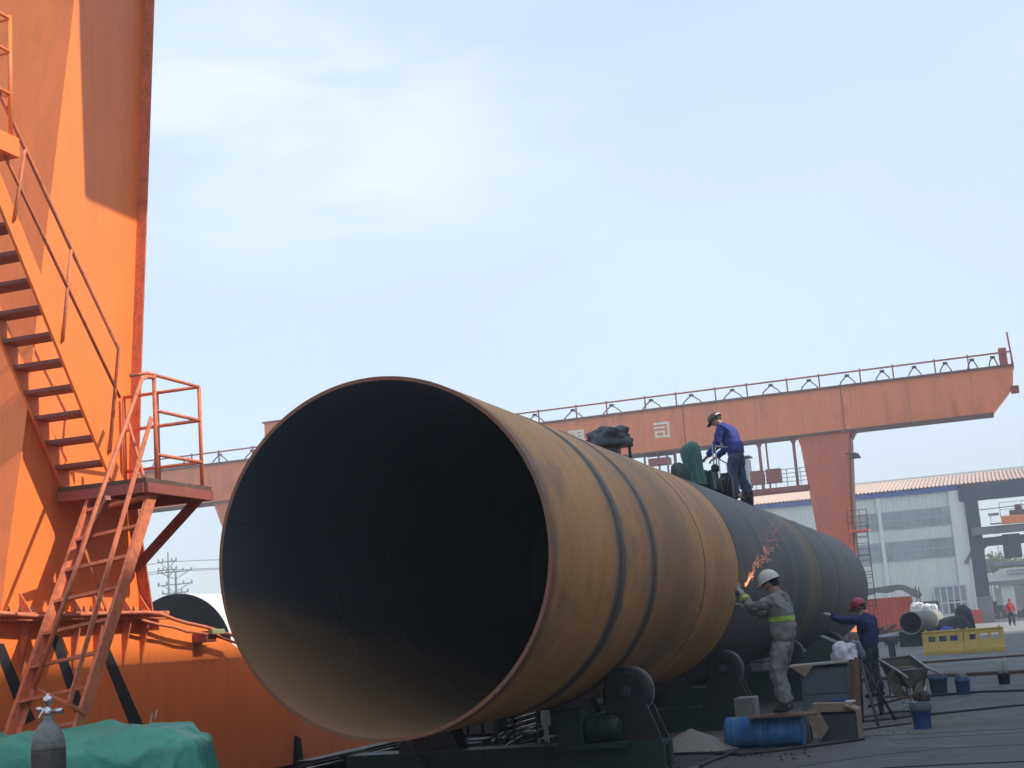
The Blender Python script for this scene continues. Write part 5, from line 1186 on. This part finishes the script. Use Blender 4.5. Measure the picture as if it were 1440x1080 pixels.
# dark green covered box and white sack on the board
a, b = P(1128, 934, Y=22.6), P(1180, 905, Y=22.6)
single(rough(hood(((a.x+b.x)/2+.0, 22.6, cz+.06), .30, .2, .36, GREENM, None, 1), .01, 4) and MB().box((a.x, 0, 0), (a.x, 0, 0)) if False else MB().prism([(a.x-.05, a.z-.02), (b.x, a.z-.02), (b.x-.02, b.z+.02), (b.x-.25, b.z+.14), (a.x+.12, b.z-.05)], 'Y', 22.3, 22.9), 'dark_case', mat('dark_green_case', (.02, .035, .03), .6), 'dark green case behind the cabinet, against the pipe', 'case', (a.x, 22.6, a.z))
wsc = P(1188, 916, Y=21.95); lump((wsc.x, 21.95, cz+.04), (.20, .2, .20), WHITES, 'white_sack', 'crumpled white sack lying on the pale board', 'sack', 9, amp=.4, sub=4)
lump((P(1204, 922, Y=22.1).x, 22.1, cz+.04), (.13, .16, .20), GALV, 'grey_bag', 'grey bag beside the crumpled white sack', 'bag', 12)
# upright brown planks
for i, (px, l) in enumerate(((1197, 'left one of the brown planks leaning on the steel cabinet'), (1205, 'right one of the brown planks leaning on the steel cabinet'))):
    a, b = P(px+1, 996, Y=21.3), P(px, 928-i*3, Y=21.4); single(MB().bar((a.x, 21.35, max(.0, a.z)-.0), (b.x, 21.5, b.z), .085, .03, (0, 1, 0)), 'leaning_plank', WOOD if i else RUST, l, 'plank', (a.x, 21.35, 0), 'planks at the cabinet')
# tripod stand
a, b = P(1236, 1024, Z=0), P(1211, 928, Y=20.6)
tr = thing('tripod_stand', 'thin dark tripod stand before the worker in the red helmet', 'stand', (b.x, 20.6, 0))
for e_ in ((a.x, a.y, 0), (a.x-.30, a.y+1.0, 0), (b.x+.35, 20.9, 0)): MB().tube([(b.x, 20.5, b.z), e_], [.016, .02], 6).build('leg', DARK, tr)
MB().tube([(b.x, 20.5, b.z-.02), (b.x-.02, 20.5, b.z+.25)], .014, 6).build('stem', DARK, tr)
# handcart
hc = thing('handcart', 'rusty two-wheeled steel handcart with long handles, right of the red-helmeted worker', 'handcart', (-1.55, 21.8, 0))
ta, tb2, tc2, td = P(1237, 931, Y=22.6), P(1282, 926, Y=22.8), P(1305, 942, Y=21.6), P(1262, 946, Y=21.2)
zt2 = ta.z
T4 = [Vector((ta.x, 22.5, .80)), Vector((tb2.x, 22.7, .82)), Vector((tc2.x, 21.6, .66)), Vector((td.x, 21.3, .66))]
B4 = [T4[0]+Vector((.12, -.1, -.30)), T4[1]+Vector((-.10, -.1, -.30)), T4[2]+Vector((-.10, .18, -.26)), T4[3]+Vector((.12, .18, -.26))]
q = MB()
for i in range(4):
    j = (i+1) % 4; q.add([T4[i], T4[j], B4[j], B4[i]], [(0, 1, 2, 3)]); n_ = (T4[i]+T4[j])/2-(sum(T4, Vector())/4); n_.z = 0; n_ = n_.normalized()*.012
    q.add([T4[i]+n_, T4[j]+n_, B4[j]+n_, B4[i]+n_], [(0, 1, 2, 3)])
CARTM = mat('dusty_cart_steel', (.11, .095, .085), .8, var=.3, scale=8, dirt=(.16, .09, .05)); q.add(B4, [(0, 1, 2, 3)]); q.build('tray', CARTM, hc)
q = MB()
for i in range(4): q.tube([T4[i], T4[(i+1) % 4]], .016, 6)
q.build('tray_rim', GALV, hc)
q = MB(); e1 = P(1276, 953, Y=20.6); e2 = P(1326, 949, Y=20.9)
q.tube([T4[0]+Vector((.0, 0, 0)), T4[3], e1], .018); q.tube([T4[1], T4[2], e2], .018); q.build('handles', STEEL, hc)
for (x, y) in ((B4[0].x-.14, 22.2), (B4[1].x+.12, 22.4)):
    pth = [(x, y+.24*cos(2*pi*k/28), .25+.24*sin(2*pi*k/28)) for k in range(28)]; w = MB().tube(pth, .022, 8, closed=True)
    for k in range(6): w.tube([(x, y, .25), (x, y+.23*cos(k*pi/3), .25+.23*sin(k*pi/3))], .007, 5)
    w.build('wheel', RUBBER, hc)
q = MB().tube([(B4[0].x-.16, 22.25, .25), (B4[1].x+.14, 22.4, .25)], .016, 6)
for p_ in (B4[0], B4[1]): q.tube([p_, (p_.x, 22.3, .25)], .014, 6)
for p_ in (B4[2], B4[3]): q.tube([p_, (p_.x, p_.y-.05, .0)], .016, 6)
q.tube([(B4[2].x, B4[2].y-.03, .2), (B4[3].x, B4[3].y-.03, .2)], .012, 6); q.build('undercarriage', CARTM, hc)
hs = MB(); 
for k in range(7): cx_ = (T4[0]+T4[1]+T4[2]+T4[3])/4; hs.tube([Vector((cx_.x+.02*k-.02, cx_.y-.45+.01*k+ .0, .70)) + Vector((.20*cos(a_)*(1-.04*k), .05*sin(a_*2), -.22+.22*sin(a_))) for a_ in [2*pi*i/20 for i in range(20)]], .012, 6, closed=True)
single(hs, 'hose_coil', mat('tan_hose', (.20, .16, .12), .7), 'coil of dusty tan hose hanging on the handcart', 'hose', tuple(cx_))

def bucket(px, py, r, h, m, label, fill=None, rim=None):
    c = P(px, py, Z=0); c.y += r; t = thing('bucket', label, 'bucket', (c.x, c.y, 0), 'buckets on the ground')
    b = MB().lathe([(r*.82, 0), (r*.84, .004), (r*.97, h*.8), (r*1.02, h*.8), (r*1.04, h), (r*1.0, h), (r*.94, h*.8), (r*.8, .02)], (c.x, c.y, 0), 'Z', 28); b.f = b.f[:-1] ; b.sm = b.sm[:-1]; b.mi = b.mi[:-1]; b.build('bucket_shell', m, t)
    if rim: MB().lathe([(r*1.045, h*.66), (r*1.07, h*.67), (r*1.075, h*1.0), (r*1.05, h*1.01)], (c.x, c.y, 0), 'Z', 28).build('cloth_rim', rim, t)
    MB().tube([(c.x+r*1.03*cos(a), c.y-.02, h*.9-r*.5*sin(a)) for a in [pi*i/12 for i in range(13)]], .004, 5).build('handle', DARK, t)
    return t, c
t, c = bucket(1297, 1026, .128, .34, BLUEB, 'near blue bucket with grey cloth over its rim and a stick standing in it', rim=GALV)
MB().lathe([(.001, .2), (.11, .2)], (c.x, c.y, 0), 'Z', 20).build('contents', DARKER, t)
single(MB().tube([(c.x+.02, c.y, .22), (c.x+.09, c.y+.02, .52)], .008, 6), 'stick', CREAM, 'pale thin stick standing in the near blue bucket', 'stick', (c.x, c.y, .22))
lump((c.x+.05, c.y+.0, .32), (.09, .07, .10), DARKER, 'rag', 'black rag in the near blue bucket', 'rag', 3)
t, c = bucket(1355, 977, .13, .27, BLUEB, 'bright blue bucket with things in it, standing alone on the bare ground', rim=None)
lump((c.x, c.y, .24), (.10, .09, .10), GALV, 'rag', 'grey rag heaped in the bright blue bucket', 'rag', 5)
t, c = bucket(1321, 979, .16, .34, mat('slate_bucket', (.05, .10, .16), .6, var=.2), 'slate-blue bucket partly behind the handcart')
t, c = bucket(1413, 962, .12, .20, DARKER, 'small black bucket holding white gloves, farthest right')
lump((c.x-.05, c.y, .2), (.05, .05, .16), GLOVE, 'glove', 'white glove sticking up from the small black bucket, left one', 'glove', 2); lump((c.x+.05, c.y, .2), (.04, .05, .18), GLOVE, 'glove', 'white glove sticking up from the small black bucket, right one', 'glove', 7)
# metal offcut between cart and barriers
a = P(1255, 925, Z=0); q = MB().box((a.x-.1, a.y, 0), (a.x+.12, a.y+.2, .55), .02); q.box((a.x-.2, a.y+.02, .42), (a.x+.22, a.y+.18, .62), .03); single(q, 'valve_stand', DARK, 'grey-green fitting standing behind the handcart', 'fitting', (a.x, a.y, 0))
a = P(1338, 924, Z=0)
# cables and ground strips
def gl(name, pts, r, m, label, cat='cable', n=6, wob=.03):
    P3 = [P(x, y, Z=0) for x, y in pts]; out = []
    for i in range(len(P3)-1):
        for k in range(8):
            t = k/8; q = P3[i].lerp(P3[i+1], t); w = noise.noise(q*1.3)*wob*2; out.append((q.x, q.y+w, r))
    out.append((P3[-1].x, P3[-1].y, r)); return single(MB().tube(out, r, n), name, m, label, cat, tuple(P3[0]))
CAB = mat('cable_black', (.02, .02, .022), .6)
gl('ground_cable', [(905, 1064), (985, 1061), (1040, 1063), (1100, 1056), (1150, 1050), (1215, 1041)], .018, CAB, 'black cable running in front of the blue drum and open box')
gl('ground_cable', [(1210, 1017), (1250, 1013), (1290, 1008), (1370, 1000), (1450, 992)], .02, CAB, 'black cable running past the near blue bucket to the right edge')
gl('ground_cable', [(1205, 1030), (1240, 1024), (1282, 1019)], .018, CAB, 'short black cable ending at the foot of the near blue bucket')
gl('ground_cable', [(985, 1080), (1000, 1072), (1030, 1061)], .018, CAB, 'thin black cable curving away at the bottom edge, below the sand heap')
gl('ground_cable', [(1222, 995), (1270, 983), (1320, 979), (1370, 975), (1450, 972)], .022, CAB, 'black cable running behind the near bucket, past the bright blue bucket')
gl('ground_cable', [(1215, 1010), (1255, 1003), (1285, 1001)], .016, CAB, 'short black cable between the tripod leg and the near bucket')
gl('ground_cable', [(1240, 1081), (1330, 1076), (1450, 1071)], .006, CAB, 'hair-thin dark wire along the bottom right edge of the ground', wob=.01)
def strip_(pa, pb, w, h, m, label, name='steel_strip'):
    a, b = P(*pa, Z=0), P(*pb, Z=0); return single(MB().bar((a.x, a.y, h/2+.002), (b.x, b.y, h/2+.002), w, h), name, m, label, 'steel strip', tuple(a))
strip_((1150, 961), (1470, 945), .30, .07, RUST, 'rusty flat steel strip lying across the yard behind the handcart')
strip_((1150, 944), (1470, 921), .30, .06, RUST, 'rusty flat steel strip lying nearest the yellow barriers')
MK = mat('tyre_mark', (.045, .045, .047), .8, var=.4, scale=3, dirt=(.09, .09, .09), dirt_amt=.9)
for k, (pts, w) in enumerate(((((1445, 1046), (1330, 1052), (1230, 1062), (1120, 1078)), .10), (((1445, 1030), (1330, 1036), (1250, 1041)), .07))):
    q3 = [P(x, y, Z=0) for x, y in pts]; q = MB()
    for a, b in zip(q3[:-1], q3[1:]): q.bar((a.x, a.y, .002), (b.x, b.y, .002), w, .003)
    struct(q.build('tyre_track', MK))
q = MB(); rnd = random.Random(9)
for i in range(420):
    p = P(rnd.triangular(1120, 1300, 1190), rnd.triangular(975, 1035, 1010), Z=0) if i % 2 else P(rnd.uniform(900, 1140), rnd.uniform(1035, 1070), Z=0); s = rnd.uniform(.004, .016)
    q.box((p.x-s, p.y-s*1.5, 0), (p.x+s, p.y+s*1.2, s), 0)
deb = q.build('debris', DARK); deb['kind'] = 'stuff'; deb['label'] = 'scattered chips and scrap on the ground'; deb['category'] = 'debris'

# under and behind the pipe
rk = thing('tube_rack', 'low dark rack of thin bright tubes under the pipe', 'rack', (-6.3, 16.4, 0))
for k in range(3):
    a, b = P(714, 1013+k*8, X=-5.9), P(756, 1004+k*7, X=-5.9); MB().tube([(a.x, a.y, a.z), (a.x, a.y+1.15, a.z+.01)], .013, 8).build('tube', CHROME, rk)
a = P(714, 1030, X=-5.9)
q = MB()
for y in (a.y+.1, a.y+1.0): q.box((-6.1, y-.02, 0), (-6.06, y+.02, .72)); q.box((-5.86, y-.02, 0), (-5.84, y+.02, .72))
q.box((-6.1, a.y, .12), (-5.84, a.y+1.15, .15)); q.build('rack_frame', DARK, rk)
a = P(763, 1015, X=-5.6); single(MB().box((a.x-.02, a.y-.0, .42), (a.x+.08, a.y+.09, a.z+.13), .01).box((a.x, a.y+.02, 0), (a.x+.05, a.y+.06, .42)), 'white_post_box', WHITES, 'small whitish box on a post under the pipe', 'box', (a.x, a.y, 0))
rk2 = thing('tube_rack', 'low dark rack with bright tube and red bracket below the pipe mouth', 'rack', (-7.3, 17, 0))
for (pa, pb, m_) in (((478, 1064), (515, 1054), GREENM), ((520, 1060), (568, 1048), CHROME), ((430, 1082), (482, 1069), CHROME)):
    a, b = P(*pa, X=-7.4), P(*pb, X=-7.4); MB().tube([a, b], .014, 8).build('tube', m_, rk2)
q = MB(); a, b = P(430, 1100, X=-7.5), P(570, 1062, X=-7.5)
q.box((-7.6, a.y, .02), (-7.45, b.y, .30), .01); q.box((-7.6, a.y, .33), (-7.40, b.y, .36)); q.build('rack_frame', DARKER, rk2)
clutter(110, -6.2, 17.6, .6, 1.3, .42, 'scrap_pile', DARKER, 'dark scrap scattered on the floor under the pipe', 'scrap pile', 21)
hsx = P(640, 1060, X=-6.9)
q = MB().tube([(-6.5, 14.9, .55), (-6.35, 14.85, .35), (-6.2, 14.8, .12), (-5.9, 14.7, .03)], .022, 8); single(q, 'hydraulic_hose', RUBBER, 'black hose hanging from the first roller stand', 'hose', (-6.5, 14.9, 0))

# ------------------------------------------------------------------ added unseen block on the right: shades the yard, pale sides bounce light
HX = 12.0
hl = thing('shade_block', 'tall grey block added out of view on the right to shade the yard', 'shade blocker', (25, 25, 0))
HH = 19.4
MB().box((HX, -35, 0), (HX+26, 76, HH-.3), .05).build('wall', SHADEBLOCKM, hl)
MB().box((HX-.0, -35.3, HH-.297), (HX+26.3, 76.3, HH), .02).build('roof', SHADEBLOCKM, hl)
q = MB()
for k in range(11): q.box((HX-.02, -28+k*9.6, 2.5), (HX-.003, -22+k*9.6, 5))
q.build('window', WINM, hl)

# ------------------------------------------------------------------ light
EL, AZ = radians(41), radians(-1)
sd = Vector((cos(EL)*cos(AZ), cos(EL)*sin(AZ), sin(EL)))
sl_ = bpy.data.lights.new('sun', 'SUN'); sl_.energy = 2.8; sl_.angle = radians(.53); sl_.color = (1, .93, .82)
so_ = bpy.data.objects.new('sun', sl_); COL.objects.link(so_); so_.rotation_euler = sd.to_track_quat('Z', 'Y').to_euler(); so_.location = (10, 0, 30)
W = bpy.data.worlds.new('World'); SC.world = W; W.use_nodes = True; nt = W.node_tree; L = nt.links
bg_ = nt.nodes['Background']; sky = nt.nodes.new('ShaderNodeTexSky'); sky.sky_type = 'NISHITA'; sky.sun_disc = False
sky.sun_elevation = EL; sky.sun_rotation = math.atan2(sd.x, sd.y); sky.air_density = 1.0; sky.dust_density = 1.6; sky.ozone_density = 1.0
bg_.inputs['Strength'].default_value = .15
tc = nt.nodes.new('ShaderNodeTexCoord'); mp = nt.nodes.new('ShaderNodeMapping'); mp.inputs['Scale'].default_value = (1.0, 1.0, 2.2); mp.inputs['Rotation'].default_value = (.25, .3, .2)
L.new(tc.outputs['Generated'], mp.inputs['Vector'])
n1 = N(nt, 'ShaderNodeTexNoise', i_Scale=1.9, i_Detail=7.0, i_Roughness=.52, i_Distortion=.3); L.new(mp.outputs[0], n1.inputs['Vector'])
r = ramp(nt, [(.40, (.46,)*3), (.66, (.66,)*3)]); L.new(n1.outputs['Fac'], r.inputs['Fac'])
mx = N(nt, 'ShaderNodeMixRGB'); L.new(r.outputs['Color'], mx.inputs['Fac']); L.new(sky.outputs[0], mx.inputs['Color1']); mx.inputs['Color2'].default_value = (3.82, 4.46, 5.15, 1)
# a patch of thin cloud, high to the north-west
d0 = (P(420, 185, Y=100)-CAM).normalized()
vm = N(nt, 'ShaderNodeVectorMath', operation='NORMALIZE'); L.new(tc.outputs['Generated'], vm.inputs[0])
vs_ = N(nt, 'ShaderNodeVectorMath', operation='SUBTRACT'); L.new(vm.outputs[0], vs_.inputs[0]); vs_.inputs[1].default_value = d0
vx = N(nt, 'ShaderNodeVectorMath', operation='MULTIPLY'); L.new(vs_.outputs[0], vx.inputs[0]); vx.inputs[1].default_value = (1, 1, 2.3)
vl = N(nt, 'ShaderNodeVectorMath', operation='LENGTH'); L.new(vx.outputs[0], vl.inputs[0])
mr_ = N(nt, 'ShaderNodeMapRange', interpolation_type='SMOOTHSTEP'); mr_.inputs['From Min'].default_value = .30; mr_.inputs['From Max'].default_value = .06; L.new(vl.outputs['Value'], mr_.inputs['Value'])
mp3 = N(nt, 'ShaderNodeMapping'); mp3.inputs['Scale'].default_value = (1.4, 1.4, 5.5); mp3.inputs['Rotation'].default_value = (.0, .22, .1); L.new(tc.outputs['Generated'], mp3.inputs['Vector'])
n3 = N(nt, 'ShaderNodeTexNoise', i_Scale=3.2, i_Detail=8.0, i_Roughness=.55, i_Distortion=.4); L.new(mp3.outputs[0], n3.inputs['Vector'])
r3 = ramp(nt, [(.36, (0, 0, 0)), (.58, (1, 1, 1))]); L.new(n3.outputs['Fac'], r3.inputs['Fac'])
mm_ = N(nt, 'ShaderNodeMath', operation='MULTIPLY'); L.new(mr_.outputs[0], mm_.inputs[0]); L.new(r3.outputs['Color'], mm_.inputs[1])
mm2 = N(nt, 'ShaderNodeMath', operation='MULTIPLY'); L.new(mm_.outputs[0], mm2.inputs[0]); mm2.inputs[1].default_value = .38
mc = N(nt, 'ShaderNodeMixRGB'); L.new(mm2.outputs[0], mc.inputs['Fac']); L.new(mx.outputs['Color'], mc.inputs['Color1']); mc.inputs['Color2'].default_value = (5.0, 5.05, 5.6, 1)
mx = mc
L.new(mx.outputs['Color'], bg_.inputs['Color'])

# haze
hz = MB().box((-170, -60, -1), (90, 330, 34)).build('haze', []); hz['kind'] = 'stuff'; hz['label'] = 'pale summer haze over the yard'; hz['category'] = 'haze'
hm = bpy.data.materials.new('haze_air'); hm.use_nodes = True; ht = hm.node_tree; ht.nodes.clear()
ho_ = ht.nodes.new('ShaderNodeOutputMaterial'); pv = ht.nodes.new('ShaderNodeVolumePrincipled'); pv.inputs['Density'].default_value = .0022; pv.inputs['Color'].default_value = (.90, .92, .96, 1); pv.inputs['Anisotropy'].default_value = .2
ht.links.new(pv.outputs[0], ho_.inputs['Volume']); hz.data.materials.append(hm)

SC.view_settings.view_transform = 'Standard'; SC.view_settings.look = 'None'; SC.view_settings.exposure = 0.72; SC.view_settings.gamma = 1
SC.cycles.max_bounces = 6; SC.cycles.volume_bounces = 0
